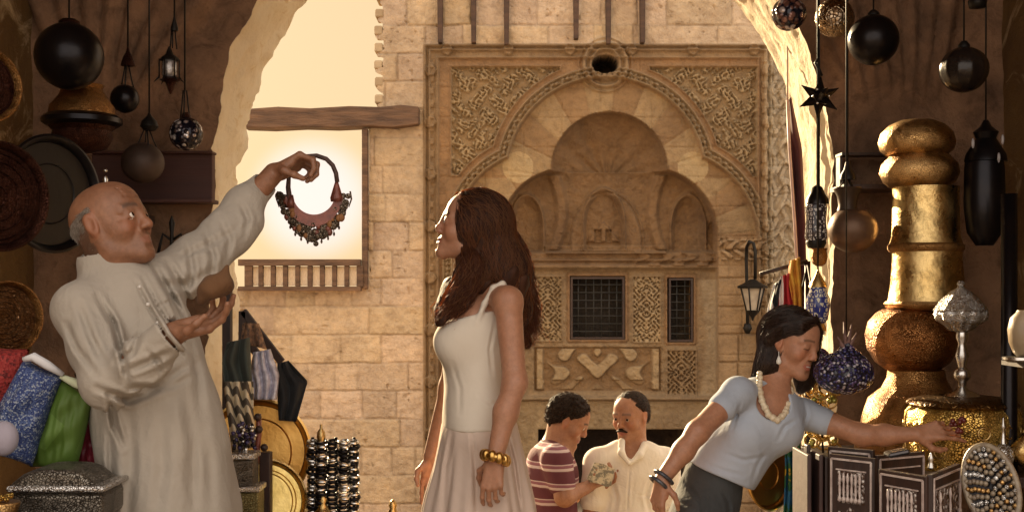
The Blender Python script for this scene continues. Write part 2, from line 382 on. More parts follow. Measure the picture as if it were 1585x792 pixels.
# the recess
ri_ = 1 - sm(d_in, -2.0, .4); H = H * (1 - ri_)
rt = np.clip(1 - (np.hypot(U - 944, V - 262) / 91) ** 2, 0, 1); dome = .10 + .40 * np.sqrt(rt)
lowz = 1 - sm(low_in, -2, .4)
dl = .46 - .10 * np.exp(np.minimum(low_in, 0) / 16.)
rec = np.where(V < 262 + 6 * np.abs(np.sin((U - 852) / 29.)), np.where(top_in < 0, dome, dl * 1), dl)
H += ri_ * rec * .8
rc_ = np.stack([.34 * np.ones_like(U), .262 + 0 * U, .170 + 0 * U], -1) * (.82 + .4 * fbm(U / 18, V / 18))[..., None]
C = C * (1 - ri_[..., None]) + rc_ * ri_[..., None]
H += ri_ * .02 * (fbm(U / 7, V / 7) - .5) * 1.5
# vault ribs of the top conch, stains
H -= ri_ * (V < 262) * .012 * np.cos(np.arctan2(V - 275, U - 944) * 14)
inr = ri_ * (V > 268)
# squinch ribs and niches
for su in (1, -1):
    uu = 944 + su * (U - 944)
    rib = np.abs(uu - (1030 - 14 * np.sin((V - 265) / 38.))) ; H -= inr * (V < 385) * .055 * sm(13 - rib, 0, 9)
    nd = np.hypot((uu - 1072) / 24, (np.minimum(V, 350) - 350) / 46) ; H += inr * (V < 388) * .035 * sm(1 - nd, 0, .25) ; H -= inr * (V < 388) * .05 * band(nd, 1.12, .09)
    rib2 = np.abs(uu - (1101 + 5 * np.sin(V / 10.))); H -= inr * (V < 400) * .035 * sm(9 - rib2, 0, 7)
cn = np.hypot((U - 942) / 62, (np.minimum(V, 372) - 372) / 84); H -= inr * (V < 388) * (.05 * sm(1.0 - cn, 0, .06)); H += inr * (V < 388) * .04 * band(cn, .93, .03)
cn2 = np.hypot((U - 938) / 30, (np.minimum(V, 345) - 345) / 52); H += inr * (V < 386) * .06 * sm(1 - cn2, 0, .12); H -= inr * (V < 386) * .05 * band(cn2, 1.1, .06)
tri = np.maximum(np.abs(U - 938) / 30 - (V - 338) / 36., (V - 374) / 36.); H -= inr * .035 * sm(-tri, 0, .1); H += inr * .05 * ((np.abs(U - 938) > 3) & (np.abs(U - 938) < 14) & (V > 352) & (V < 372))
H -= inr * (V > 378) * (V < 392) * (U > 845) * (U < 1035) * .06
# cornice and window wall
cor = (V > 386) & (V < 620)
H -= inr * .14 * sm(V, 384, 392); H -= inr * .08 * (band(V, 412, 4.5) + .6 * band(V, 402, 2.2))
H -= inr * .03 * (((V > 388) & (V < 410) & ((U > 985) & (U < 1105)))) * (np.sin(U / 6 + np.sin(V / 4) * 2) > .1)
for (a, b, c_, d_) in ((884, 971, 427, 527), (1038, 1079, 429, 531)):
    wd = boxd(U, V, a, b, c_, d_); H += inr * .22 * (1 - sm(wd, -1.5, .3)); H += inr * .02 * band(wd, 5, 1.6); paint(inr * (1 - sm(wd, 0, 9)), (.33, .21, .12), .9); paint(inr * (wd < -2), (.03, .024, .02))  # near-black colour stands in for the dark inside of the windows
for (a, b, c_, d_, k, col) in ((984, 1026, 428, 530, 2.6, (.52, .43, .29)), (828, 870, 428, 528, 2.6, (.42, .34, .22)), (1038, 1082, 544, 613, 2.8, (.40, .30, .18))):
    wd = boxd(U, V, a, b, c_, d_); m_ = inr * (1 - sm(wd, -1, 1)); q = sm(.80 - arab(np.abs(U - (a + b) / 2), np.abs(V - (c_ + d_) / 2), k, 2.2), -.06, .1); H += m_ * .030 * q - inr * .02 * band(wd, 1, 1.5); paint(m_, col, .9); paint(m_ * q, (.25, .17, .09), .75)
wd = boxd(U, V, 828, 1027, 539, 608); m_ = inr * (1 - sm(wd, -1, 1)); us = np.abs(U - 927.5)
fl = np.maximum(np.maximum(sm(np.sin(us / 8.5 + 1.3 * np.sin(V / 9.)) * np.cos((V - 574) / 11. + .9 * np.sin(us / 13.)), .12, .3), sm(us, 84, 88) * (np.abs(V - 574) > us * 0 - 1)), 0) * (wd < -3)
fl = np.where((V > 590) & (us < 78), fl * .4, fl)
H += m_ * .03 - m_ * fl * .05; paint(m_, (.30, .205, .115), .9); paint(m_ * fl, (.50, .41, .27), .85)
H -= inr * .09 * band(V, 619, 4)
lwm = inr * sm(V, 623, 625); paint(lwm, (.44, .36, .24), .9); H -= lwm * .03
H += inr * .6 * (1 - sm(boxd(U, V, 834, 1068, 668, 1200), -2, .5)); paint(inr * (boxd(U, V, 834, 1068, 668, 1200) < 0), (.035, .022, .018))  # darkness of the doorway painted near black on the stone
# chalky splayed jamb at the right of the recess
jm = (U > 1084) & (U < 1116) & (V > 432) * 1; jm = jm * sm(U, 1084 + 10 * np.sin((V - 430) / 60.), 1092 + 10 * np.sin((V - 430) / 60.)) * (V < 615)
paint(inr * jm, (.46, .40, .30), .8)
# oculus
H -= .06 * band(ringd, -3, 3) + .045 * band(ringd, -13, 2.2) + .03 * band(ringd, 5, 1.6); paint((ringd < 0) * 1., (.45, .35, .23), .8)
oc = np.hypot((U - 937) / 20, (V - 99) / 14) - 1; H += .5 * (1 - sm(oc, -.12, .05)); paint((oc < 0) * 1., (.05, .035, .03))  # hole coloured near black in place of its dark inside
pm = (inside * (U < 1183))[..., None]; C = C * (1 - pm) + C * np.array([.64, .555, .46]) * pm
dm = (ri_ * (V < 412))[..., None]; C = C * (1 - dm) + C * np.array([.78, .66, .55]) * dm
# keep: ragged left edge above the beam, opening above the lattice
edg = 592 - 9 * np.maximum(0, np.sin(V / 27 * 2 * PI + 1)) ** .5 * (.6 + .8 * hashf(np.floor(V / 27 + .16))) - 3 * (fbm(V / 9, V * 0) - .5)
edg = np.where(V > 176, 570, edg); edg = np.where(V > 446, -999, edg)
keep = (U > edg)
kq = keep[:-1, :-1] & keep[1:, :-1] & keep[:-1, 1:] & keep[1:, 1:]
XW = (U - 792.5) / F * YW; ZW = CAMZ - (V - HOR) / F * YW
building = thing('stone_building', 'tan stone building with a carved trefoil portal across the street', 'building', (0, YW + .4, -.85))
mb = MB(); mb.grid(np.stack([XW, YW + H, ZW], -1).reshape(-1, 3), len(V1), len(U1), keep=kq)
wall = obj('wall', mb, SANDSTONE, building)
me = wall.data
used = np.zeros(U.size, bool)
# from_pydata keeps loose verts; colour goes on all of them
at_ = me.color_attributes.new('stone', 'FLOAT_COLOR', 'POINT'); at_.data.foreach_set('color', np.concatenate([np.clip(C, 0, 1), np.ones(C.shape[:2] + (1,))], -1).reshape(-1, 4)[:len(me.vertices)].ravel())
bmx = bmesh.new(); bmx.from_mesh(me); bmesh.ops.delete(bmx, geom=[v for v in bmx.verts if not v.link_faces], context='VERTS'); bmx.to_mesh(me); bmx.free()
# solid body behind the carved skin
mb = MB(); X_ = lambda u: (u - 792.5) / F * YW; Z_ = lambda v: CAMZ - (v - HOR) / F * YW
mb.box(((X_(596) + X_(1480)) / 2, YW + 1.35, (Z_(-260) - .9) / 2), (X_(1480) - X_(596), .9, Z_(-260) + .9))
mb.box(((X_(230) + X_(596)) / 2, YW + .55, (Z_(449) - .9) / 2), (X_(596) - X_(230), .96, Z_(449) + .9))
mb.box(((X_(574) + X_(596)) / 2, YW + .50, (Z_(180) + Z_(449)) / 2), (X_(596) - X_(574), .86, Z_(180) - Z_(449)))
mb.box(((X_(596) + X_(640)) / 2, YW + .50, (Z_(-260) + Z_(449)) / 2), (X_(640) - X_(596), .8, Z_(-260) - Z_(449)))
mb.box((X_(1460), YW + .50, (Z_(-260) - .9) / 2), (X_(1480) - X_(1440), .8, Z_(-260) + .9))
bk = simple('rough_masonry', (.42, .31, .19), (.30, .21, .12), 3, .9, bump=.6, bscale=9, bdist=.02)
obj('rear_wall', mb, bk, building, smooth=False)
# quoin stones sticking out of the broken edge
for i, v in enumerate(np.arange(-6, 165, 26.5)):
    mb = MB(); mb.box((X_(588 - 3 * hashf(i)), YW + .14, Z_(v)), (S(13, YW), .3, S(11 + 4 * hashf(i, 2), YW))); q = obj('edge_stone', mb, bk, building, smooth=False, bevel=.015)
# window frames with grilles
def window(a, b, c_, d_, nx, ny):
    Y0 = YW + .26; mb = MB(); t = S(3.2, YW)
    x0, x1, z0, z1 = X_(a), X_(b), Z_(d_), Z_(c_)
    mb.box(((x0 + x1) / 2, Y0, z1 - t / 2), (x1 - x0, .06, t)); mb.box(((x0 + x1) / 2, Y0, z0 + t / 2), (x1 - x0, .06, t))
    mb.box((x0 + t / 2, Y0, (z0 + z1) / 2), (t, .058, z1 - z0 - 2 * t)); mb.box((x1 - t / 2, Y0, (z0 + z1) / 2), (t, .058, z1 - z0 - 2 * t))
    f = obj('window', mb, DKWOOD, building, smooth=False); mb = MB()
    for i in range(1, nx): x = x0 + (x1 - x0) * i / nx; mb.tube([(x, Y0 - .02, z0 + t), (x, Y0 - .02, z1 - t)], .005, 6)
    for i in range(1, ny): z = z0 + (z1 - z0) * i / ny; mb.tube([(x0 + t, Y0 - .03, z), (x1 - t, Y0 - .03, z)], .005, 6)
    obj('grille', mb, simple('old_iron_grille', (.045, .042, .036), (.025, .022, .018), 20, .5, metal=.5), f)
window(885, 970, 428, 526, 7, 8); window(1040, 1078, 430, 530, 3, 8)
# six hanging wooden struts under the upper storey
for i, (u, v) in enumerate([(681, 66), (733, 66), (784, 69), (892, 60), (942, 68), (995, 66)]):
    mb = MB(); y = YW - .10; w0, w1 = S(11, YW), S(7, YW)
    A = [P(u, -120, y), P(u, 10, y), P(u, v, y)]
    mb.add([(A[0] + (-w0 / 2, 0, 0)), (A[0] + (w0 / 2, 0, 0)), (A[0] + (w0 / 2, .09, 0)), (A[0] + (-w0 / 2, .09, 0)), (A[2] + (-w1 / 2, 0, 0)), (A[2] + (w1 / 2, 0, 0)), (A[2] + (w1 / 2, .09, 0)), (A[2] + (-w1 / 2, .09, 0))],
           [(0, 1, 2, 3), (4, 7, 6, 5), (0, 4, 5, 1), (1, 5, 6, 2), (2, 6, 7, 3), (3, 7, 4, 0)])
    obj('strut', mb, simple('strut_wood', (.085, .042, .022), (.04, .02, .012), 4, .8, stretch=(1, 1, 5)), building, smooth=False, bevel=.008)
# wooden gallery on the low wall: beam, post, lattice rail
gal = thing('wooden_gallery', 'weathered wooden gallery frame with slatted rail on the low stone wall', 'gallery', P(470, 449, YW - .1))
yb = YW - .14
mb = MB(); A = [P(375, 197, yb), P(420, 198.5, yb), P(470, 196, yb), P(520, 197.5, yb), P(575, 195, yb), P(610, 197, yb), P(648, 192, yb), P(648, 165, yb), P(620, 162, yb), P(590, 165.5, yb), P(540, 164, yb), P(480, 167.5, yb), P(430, 165, yb), P(388, 168, yb)]; n0 = len(A); A = np.array(A)
dA = np.array([0, .26, 0]); mb.add(np.vstack([A, A + dA]), [tuple(range(n0)), tuple(range(2 * n0 - 1, n0 - 1, -1))] + [(i, n0 + i, n0 + (i + 1) % n0, (i + 1) % n0) for i in range(n0)])
obj('beam', mb, BEAM, gal, smooth=False, bevel=.012)
mb = MB(); mb.box((P(563.5, 0, yb)[0], yb + .1, (P(0, 198, yb)[2] + P(0, 447, yb)[2]) / 2), (S(9, yb), .12, S(249, yb))); obj('post', mb, BEAM, gal, smooth=False, bevel=.008)
mb = MB()
for (v0, v1, dd) in ((401, 411, .09), (443, 450, .11)): mb.box((P(463, 0, yb)[0], yb + .05, P(0, (v0 + v1) / 2, yb)[2]), (S(190, yb), dd, S(v1 - v0, yb)))
for i in range(10):
    u = 383.5 + i * 19.05; wd_ = 7 if i else 12
    mb.box((P(u, 0, yb)[0], yb + .05, P(0, 427, yb)[2]), (S(wd_, yb), .06, S(32, yb)))
mb.box((P(557, 0, yb)[0], yb + .05, P(0, 427, yb)[2]), (S(9, yb), .062, S(32, yb)))
obj('rail', mb, BEAM, gal, smooth=False, bevel=.004)
for i in range(9):
    u = 393 + i * 19.05; mb = MB(); mb.box((P(u, 0, yb)[0], yb + .075, P(0, 427, yb)[2]), (S(12.0, yb), .012, S(30, yb))); obj('rail_panel', mb, simple('bleached_panel_%d' % 0, (.80, .66, .50), (.66, .50, .36), 30, .8, stretch=(5, 1, 1)) if i == 0 else bpy.data.materials['bleached_panel_0'], gal, smooth=False)
# street side wings so that the low sun and the street are bounded
# ================================================================ archway
YN, YF = 5.2, 5.75; AX, AZ, AR = .041, 1.85, 1.32
arch = thing('stone_archway', 'thick plastered archway framing the lit street beyond', 'archway', (AX, YN, -.5))
ns = 420; zb = -.85
def arch_pts(R, n=ns):
    L = (AZ - zb); tot = 2 * L + PI * R; out = []
    for i in range(n):
        s = tot * i / (n - 1)
        if s < L: out.append((AX - R, zb + s, -1, 0))
        elif s < L + PI * R:
            a = (s - L) / R; out.append((AX - R * math.cos(a), AZ + R * math.sin(a), -math.cos(a), math.sin(a)))
        else: out.append((AX + R, AZ - (s - L - PI * R), 1, 0))
    return np.array(out)
ap = arch_pts(AR)
W2, TOPZ = 2.6, 4.6
nt_ = 70; V_ = []; KK = []
for i, (x, z, nx, nz) in enumerate(ap):
    # ray to outer rectangle
    tx = ((W2 - AX) / nx if nx > 0 else (-W2 - AX) / nx) if abs(nx) > 1e-6 else 1e9
    if z <= AZ + 1e-6: ex, ez = (W2 if nx > 0 else -W2), z
    else:
        t2 = (TOPZ - AZ) / nz if nz > 1e-6 else 1e9; t = min(tx, t2); ex, ez = AX + nx * t, AZ + nz * t
    for j in range(nt_):
        f = (j / (nt_ - 1)) ** 1.15; V_.append((x + (ex - x) * f, YN, z + (ez - z) * f))
def ragged(i, y):
    a = i / ns; lft = 1.0 if a < .5 else .55
    return lft * (.085 * (float(fbm(np.array(i * .07 + 2), np.array(y * 4))) - .45) + .045 * (float(fbm(np.array(i * .33), np.array(y * 12))) - .5) + .02 * (float(fbm(np.array(i * 1.1), np.array(y * 34))) - .5))
for i in range(ns):
    q = ragged(i, YN)
    for j in range(6): V_[i * nt_ + j] = (V_[i * nt_ + j][0] + ap[i][2] * q * (1 - j / 6), V_[i * nt_ + j][1], V_[i * nt_ + j][2] + ap[i][3] * q * (1 - j / 6))
V_ = np.array(V_)
uu = V_[:, 0] * F / YN + 792.5; vv = HOR - (V_[:, 2] - CAMZ) * F / YN
dsp = .035 * (fbm(V_[:, 0] * 6 + 31, V_[:, 2] * 6 + 5) - .5) + .02 * (fbm(V_[:, 0] * 22 + 3, V_[:, 2] * 22) - .5)
# ribs of the old vault springing above the lamps, left and right
def ribs(cu, cv, a0, a1, n, rmax):
    a = np.arctan2(-(vv - cv), uu - cu); r = np.hypot(uu - cu, vv - cv); ph = (a - a0) / (a1 - a0) * n
    m = (a > a0) & (a < a1) & (r > 30) & (r < rmax + 500)
    return m * (np.abs(np.sin(ph * PI)) ** .6) * np.clip((r - 30) / 130, 0, 1)
dsp = dsp - .07 * ribs(150, 240, .9, 2.0, 7, 300) * (uu < 330) * sm(200 - vv, 0, 60)
dsp = dsp - .07 * ribs(1410, 330, 1.35, 2.1, 8, 330) * (uu > 1260) * sm(170 - vv, 0, 60)
rad = np.tile(np.linspace(0, 1, nt_) ** 1.15, ns)
V_[:, 1] += dsp * np.clip(rad * 8, 0, 1)
mb = MB(); fs = [(i * nt_ + j, (i + 1) * nt_ + j, (i + 1) * nt_ + j + 1, i * nt_ + j + 1) for i in range(ns - 1) for j in range(nt_ - 1)]
mb.add(V_, fs); obj('inner_wall', mb, PL_SHADED, arch)
mb = MB(); nd_ = 40; V_ = []
for i, (x, z, nx, nz) in enumerate(ap):
    for j in range(nd_):
        f = j / (nd_ - 1); y = YN + (YF - YN) * f
        q = ragged(i, y)
        if f in (0.0,): q -= .002
        V_.append((x + nx * q, y, z + nz * q))
mb.add(V_, [(i * nd_ + j, i * nd_ + j + 1, (i + 1) * nd_ + j + 1, (i + 1) * nd_ + j) for i in range(ns - 1) for j in range(nd_ - 1)])
obj('reveal', mb, PL_CREAM, arch)
mb = MB(); V_ = []
for i, (x, z, nx, nz) in enumerate(ap):
    tx = ((W2 - AX) / nx if nx > 0 else (-W2 - AX) / nx) if abs(nx) > 1e-6 else 1e9
    if z <= AZ + 1e-6: ex, ez = (W2 if nx > 0 else -W2), z
    else:
        t2 = (TOPZ - AZ) / nz if nz > 1e-6 else 1e9; t = min(tx, t2); ex, ez = AX + nx * t, AZ + nz * t
    q = ragged(i, YF); V_ += [(x + nx * q, YF, z + nz * q), (ex, YF, ez)]
mb.add(V_, [(2 * i, 2 * i + 1, 2 * i + 3, 2 * i + 2) for i in range(ns - 1)]); obj('street_face', mb, PL_CREAM, arch)
# side walls and unseen roof of the covered passage
def side(name, x, label, mat, y0, y1, sgn):
    mb = MB(); ny_, nz_ = 60, 70; ys = np.linspace(y0, y1, ny_); zs = np.linspace(-.01, 4.0, nz_); V_ = []
    for z in zs:
        for y in ys: V_.append((x + .04 * (float(fbm(np.array(y * 5), np.array(z * 5))) - .5), y, z))
    mb.grid(V_, nz_, ny_); mb.box((x + sgn * .16, (y0 + y1) / 2, 2.0), (.22, y1 - y0, 4.0))
    tag(obj(name, mb, mat), label, 'wall')
side('passage_wall', -2.03, 'ochre side wall of the passage behind the copper trays', PL_OCHRE_SUN, 1.6, 5.22, -1)
side('passage_wall', 2.08, 'ochre side wall of the passage behind the giant brass finial', PL_OCHRE_SUN, 1.6, 5.22, 1)
mb = MB(); nx_ = 30
for k, (y0, y1) in enumerate(((2.1, 5.22),)):  # unseen vault, reach toward the camera set to shade people and walls
    A = []
    for j in range(nx_ + 1):
        a = PI * j / nx_; A.append((-2.1 * math.cos(a), 2.95 + .55 * math.sin(a)))
    V_ = [(x, y0, z) for x, z in A] + [(x, y1, z) for x, z in A] + [(x, y0, z + .2) for x, z in A] + [(x, y1, z + .2) for x, z in A]; n1 = nx_ + 1
    fs = []
    for j in range(nx_): fs += [(j, j + 1, n1 + j + 1, n1 + j), (2 * n1 + j, 3 * n1 + j, 3 * n1 + j + 1, 2 * n1 + j + 1), (j, 2 * n1 + j, 2 * n1 + j + 1, j + 1), (n1 + j, n1 + j + 1, 3 * n1 + j + 1, 3 * n1 + j)]
    mb.add(V_, fs)
tag(obj('unseen_vault', mb, PL_SHADED), 'shallow brown plaster vault roofing and shading the passage, out of view', 'ceiling')
# ================================================================ implicit modelling: smooth unions of tapered limbs, meshed by surface nets
BIG = 1e3
def A3(*a): return np.array(a, float)
class Pr:
    """primitive: f(points)->distance, bounding sphere c,r ; op 'u' union or 's' subtract ; k blend"""
    __slots__ = ('f', 'c', 'r', 'op', 'k')
    def __init__(s, f, c, r, op='u', k=.02): s.f, s.c, s.r, s.op, s.k = f, np.array(c, float), r, op, k
def ell(c, r, R=None, op='u', k=.02):
    c = np.array(c, float); r = np.array(r, float) if not np.isscalar(r) else np.array([r] * 3, float); R = None if R is None else np.array(R, float)
    def f(p):
        q = p - c
        if R is not None: q = q @ R
        a = np.linalg.norm(q / r, axis=1) + 1e-9; b = np.linalg.norm(q / (r * r), axis=1) + 1e-9
        return a * (a - 1) / b
    return Pr(f, c, r.max(), op, k)
def rc(a, b, ra, rb=None, op='u', k=.02, sq=None):
    """tapered capsule; sq = (direction, factor) squashes it along a direction"""
    a = np.array(a, float); b = np.array(b, float); rb = ra if rb is None else rb; ab = b - a; L = max(ab @ ab, 1e-12)
    def f(p):
        q = p - a; t = np.clip(q @ ab / L, 0, 1); w_ = q - t[:, None] * ab
        if sq is not None:
            n_ = sq[0]; w_ = w_ + (w_ @ n_)[:, None] * n_ * (1 / sq[1] - 1)
            d = np.linalg.norm(w_, axis=1) - (ra + (rb - ra) * t); return d * min(1, sq[1]) if sq[1] < 1 else d
        return np.linalg.norm(w_, axis=1) - (ra + (rb - ra) * t)
    return Pr(f, (a + b) / 2, np.sqrt(L) / 2 + max(ra, rb) * (max(1, sq[1]) if sq else 1), op, k)
def chain(pts, rs, k=.02, op='u', sq=None): return [rc(pts[i], pts[i + 1], rs[i], rs[i + 1], op, k, sq) for i in range(len(pts) - 1)]
def plane(c, n_, op='s', k=.01):
    """removes everything on the side n points to"""
    c = np.array(c, float); n_ = np.array(n_, float); n_ /= np.linalg.norm(n_)
    return Pr(lambda p: -(p - c) @ n_, c, 50, op, k)
def place(prs, M, t, s=1.0):
    """move a list of primitives built in a local frame: world = t + s * M @ local"""
    M = np.array(M, float); t = np.array(t, float); out = []
    for q in prs:
        def mk(q):
            return lambda p: q.f(((p - t) @ M) / s) * s
        out.append(Pr(mk(q), t + s * (M @ q.c), q.r * s, q.op, q.k * s))
    return out
def evalp(prs, p):
    d = None
    for q in prs:
        v = q.f(p)
        if d is None:
            if q.op == 'u': d = v
            continue
        k = q.k
        if q.op == 'u':
            h = np.maximum(k - np.abs(d - v), 0) / k; d = np.minimum(d, v) - h * h * k * .25
        elif q.op == 's':
            v = -v; h = np.maximum(k - np.abs(d - v), 0) / k; d = np.maximum(d, v) + h * h * k * .25
    return d if d is not None else np.full(len(p), BIG)
def nets(prs, h, disp=None, pad=.03, lo=None, hi=None, BS=20):
    ub = [q for q in prs if q.op == 'u']
    l0 = np.min([q.c - q.r for q in ub], 0) - pad; h0 = np.max([q.c + q.r for q in ub], 0) + pad
    if lo is not None: l0 = np.maximum(l0, lo)
    if hi is not None: h0 = np.minimum(h0, hi)
    n_ = (np.ceil((h0 - l0) / h).astype(int) // BS + 1) * BS + 1
    G = np.full(n_, BIG, np.float32)
    cs = np.array([q.c for q in prs]); rs = np.array([q.r for q in prs]); ks = np.array([q.k for q in prs])
    half = BS * h / 2 * math.sqrt(3)
    ax = [l0[i] + h * np.arange(n_[i]) for i in range(3)]
    for i in range(0, n_[0] - 1, BS):
        for j in range(0, n_[1] - 1, BS):
            for l in range(0, n_[2] - 1, BS):
                c = np.array([l0[0] + (i + BS / 2) * h, l0[1] + (j + BS / 2) * h, l0[2] + (l + BS / 2) * h])
                dd = np.linalg.norm(cs - c, axis=1) - rs
                sel = np.nonzero(dd < half + ks + .012)[0]
                if not len(sel) or not any(prs[a].op == 'u' for a in sel): continue
                pp = [prs[a] for a in sel]
                dc = evalp(pp, c[None])[0]
                if abs(dc) > half * 1.6 + .04: 
                    if dc < 0: G[i:i + BS + 1, j:j + BS + 1, l:l + BS + 1] = -BIG
                    continue
                X, Y, Z = np.meshgrid(ax[0][i:i + BS + 1], ax[1][j:j + BS + 1], ax[2][l:l + BS + 1], indexing='ij')
                p = np.stack([X, Y, Z], -1).reshape(-1, 3); d = evalp(pp, p)
                if disp is not None: d = d + disp(p)
                G[i:i + BS + 1, j:j + BS + 1, l:l + BS + 1] = d.reshape(X.shape)
    G[0] = G[-1] = BIG; G[:, 0] = G[:, -1] = BIG; G[:, :, 0] = G[:, :, -1] = BIG
    s = G < 0
    cnt = np.zeros(tuple(a - 1 for a in s.shape), np.int8)
    for a in (0, 1):
        for b in (0, 1):
            for c in (0, 1): cnt += s[a:a + cnt.shape[0], b:b + cnt.shape[1], c:c + cnt.shape[2]]
    act = np.argwhere((cnt > 0) & (cnt < 8)); sh = cnt.shape; lid = np.ravel_multi_index(act.T, sh)
    acc = np.zeros((len(act), 3)); num = np.zeros(len(act))
    cor = np.array([[a, b, c] for a in (0, 1) for b in (0, 1) for c in (0, 1)])
    val = np.stack([G[act[:, 0] + c[0], act[:, 1] + c[1], act[:, 2] + c[2]] for c in cor], 1).astype(float)
    for a in range(8):
        for b in range(a + 1, 8):
            if np.abs(cor[a] - cor[b]).sum() != 1: continue
            m = (val[:, a] < 0) != (val[:, b] < 0)
            t = val[m, a] / (val[m, a] - val[m, b]); acc[m] += cor[a] + t[:, None] * (cor[b] - cor[a]); num[m] += 1
    Vt = l0 + h * (act + acc / num[:, None]); F_ = []
    for axis in range(3):
        sl0 = [slice(None)] * 3; sl1 = [slice(None)] * 3; sl0[axis] = slice(0, -1); sl1[axis] = slice(1, None)
        a = s[tuple(sl0)]; b = s[tuple(sl1)]; e_ = np.argwhere(a != b); inner = np.ones(len(e_), bool)
        o1, o2 = [x for x in range(3) if x != axis]
        inner = (e_[:, o1] > 0) & (e_[:, o2] > 0) & (e_[:, o1] < sh[o1]) & (e_[:, o2] < sh[o2]); e_ = e_[inner]
        flip = a[e_[:, 0], e_[:, 1], e_[:, 2]]
        q = []
        for (x, y) in ((0, 0), (1, 0), (1, 1), (0, 1)):
            c = e_.copy(); c[:, o1] -= x; c[:, o2] -= y; q.append(np.searchsorted(lid, np.ravel_multi_index(c.T, sh)))
        q = np.stack(q, 1)
        if axis == 1: flip = ~flip
        q[flip] = q[flip][:, ::-1]
        F_.append(q)
    Fq = np.vstack(F_)[:, ::-1]
    # light smoothing
    return Vt, Fq
def smooth_mesh(V, Fq, it=2, lam=.5):
    E = np.vstack([Fq[:, [0, 1]], Fq[:, [1, 2]], Fq[:, [2, 3]], Fq[:, [3, 0]]])
    deg = np.bincount(E.ravel(), minlength=len(V)).astype(float)
    for k in range(it):
        for l_ in (lam, -lam * 1.03):
            S_ = np.stack([np.bincount(E[:, 0], V[E[:, 1], i], len(V)) + np.bincount(E[:, 1], V[E[:, 0], i], len(V)) for i in range(3)], 1) / deg[:, None]
            V = V + l_ * (S_ - V)
    return V
def mesh_obj(name, V, Fq, mats, parent, attrs=None, mi=None):
    off = wloc(parent) if parent is not None else np.zeros(3)
    me = bpy.data.meshes.new(name); n_ = len(V)
    me.vertices.add(n_); me.vertices.foreach_set('co', (V - off).ravel())
    me.loops.add(Fq.size); me.loops.foreach_set('vertex_index', Fq.ravel().astype(np.int32))
    me.polygons.add(len(Fq)); me.polygons.foreach_set('loop_start', np.arange(0, Fq.size, 4, dtype=np.int32)); me.polygons.foreach_set('loop_total', np.full(len(Fq), 4, np.int32))
    me.update(calc_edges=True); o = link_mesh(name, me, mats, parent)
    if mi is not None: me.polygons.foreach_set('material_index', mi)
    for k, a in (attrs or {}).items():
        if a.ndim == 1: at = me.attributes.new(k, 'FLOAT', 'POINT'); at.data.foreach_set('value', a)
        else: at = me.color_attributes.new(k, 'FLOAT_COLOR', 'POINT'); at.data.foreach_set('color', np.hstack([a, np.ones((len(a), 1))]).ravel())
    me.validate(); me.update()
    return o
def solid(name, prs, h, mat, parent, disp=None, it=2, **k):
    V, Fq = nets(prs, h, disp, **k); V = smooth_mesh(V, Fq, it) if it else V
    return mesh_obj(name, V, Fq, mat, parent)
# creases: lines in the picture plane at depth Y, pressed into the cloth (positive = groove)
def creases(lines, Y, extra=None):
    L = []
    for pts, wd, dp in lines:
        q = np.array([[P(u, v, Y)[0], P(u, v, Y)[2]] for u, v in pts]); L.append((q, S(wd, Y), dp, q.min(0) - .1, q.max(0) + .1))
    def f(p):
        # project to plane Y through the lens so that the line keeps its place on the near side
        x = p[:, 0] * Y / p[:, 1]; z = (p[:, 2] - CAMZ) * Y / p[:, 1] + CAMZ; d = np.zeros(len(p)); xz = np.stack([x, z], 1); c0, c1 = xz.min(0), xz.max(0)
        for q, wd, dp, a, b in L:
            if (c1 < a).any() or (c0 > b).any(): continue
            best = np.full(len(p), 9.); tt = np.zeros(len(p)); n_ = len(q) - 1
            for i in range(n_):
                ab = q[i + 1] - q[i]; t = np.clip(((xz - q[i]) @ ab) / (ab @ ab + 1e-12), 0, 1); e_ = np.hypot(*(xz - q[i] - t[:, None] * ab).T)
                m = e_ < best; best[m] = e_[m]; tt[m] = (i + t[m]) / n_
            fade = np.sin(np.clip(tt, .04, .96) * PI) ** .6
            d += dp * fade * (np.exp(-(best / wd) ** 2) - .45 * np.exp(-((best - 2.0 * wd) / (wd * .9)) ** 2))
        if extra is not None: d += extra(p)
        return d
    return f
def n3(p, s, seed=0):
    """cheap smooth 3d noise, about -1..1"""
    q = p * s + seed
    return (np.sin(q[:, 0] * 1.7 + 1.3 * np.sin(q[:, 1] * 1.3 + q[:, 2])) + np.sin(q[:, 1] * 1.9 + 1.1 * np.sin(q[:, 2] * 1.5 + q[:, 0] * .7)) + np.sin(q[:, 2] * 1.6 + 1.2 * np.sin(q[:, 0] * 1.4 - q[:, 1]))) / 3
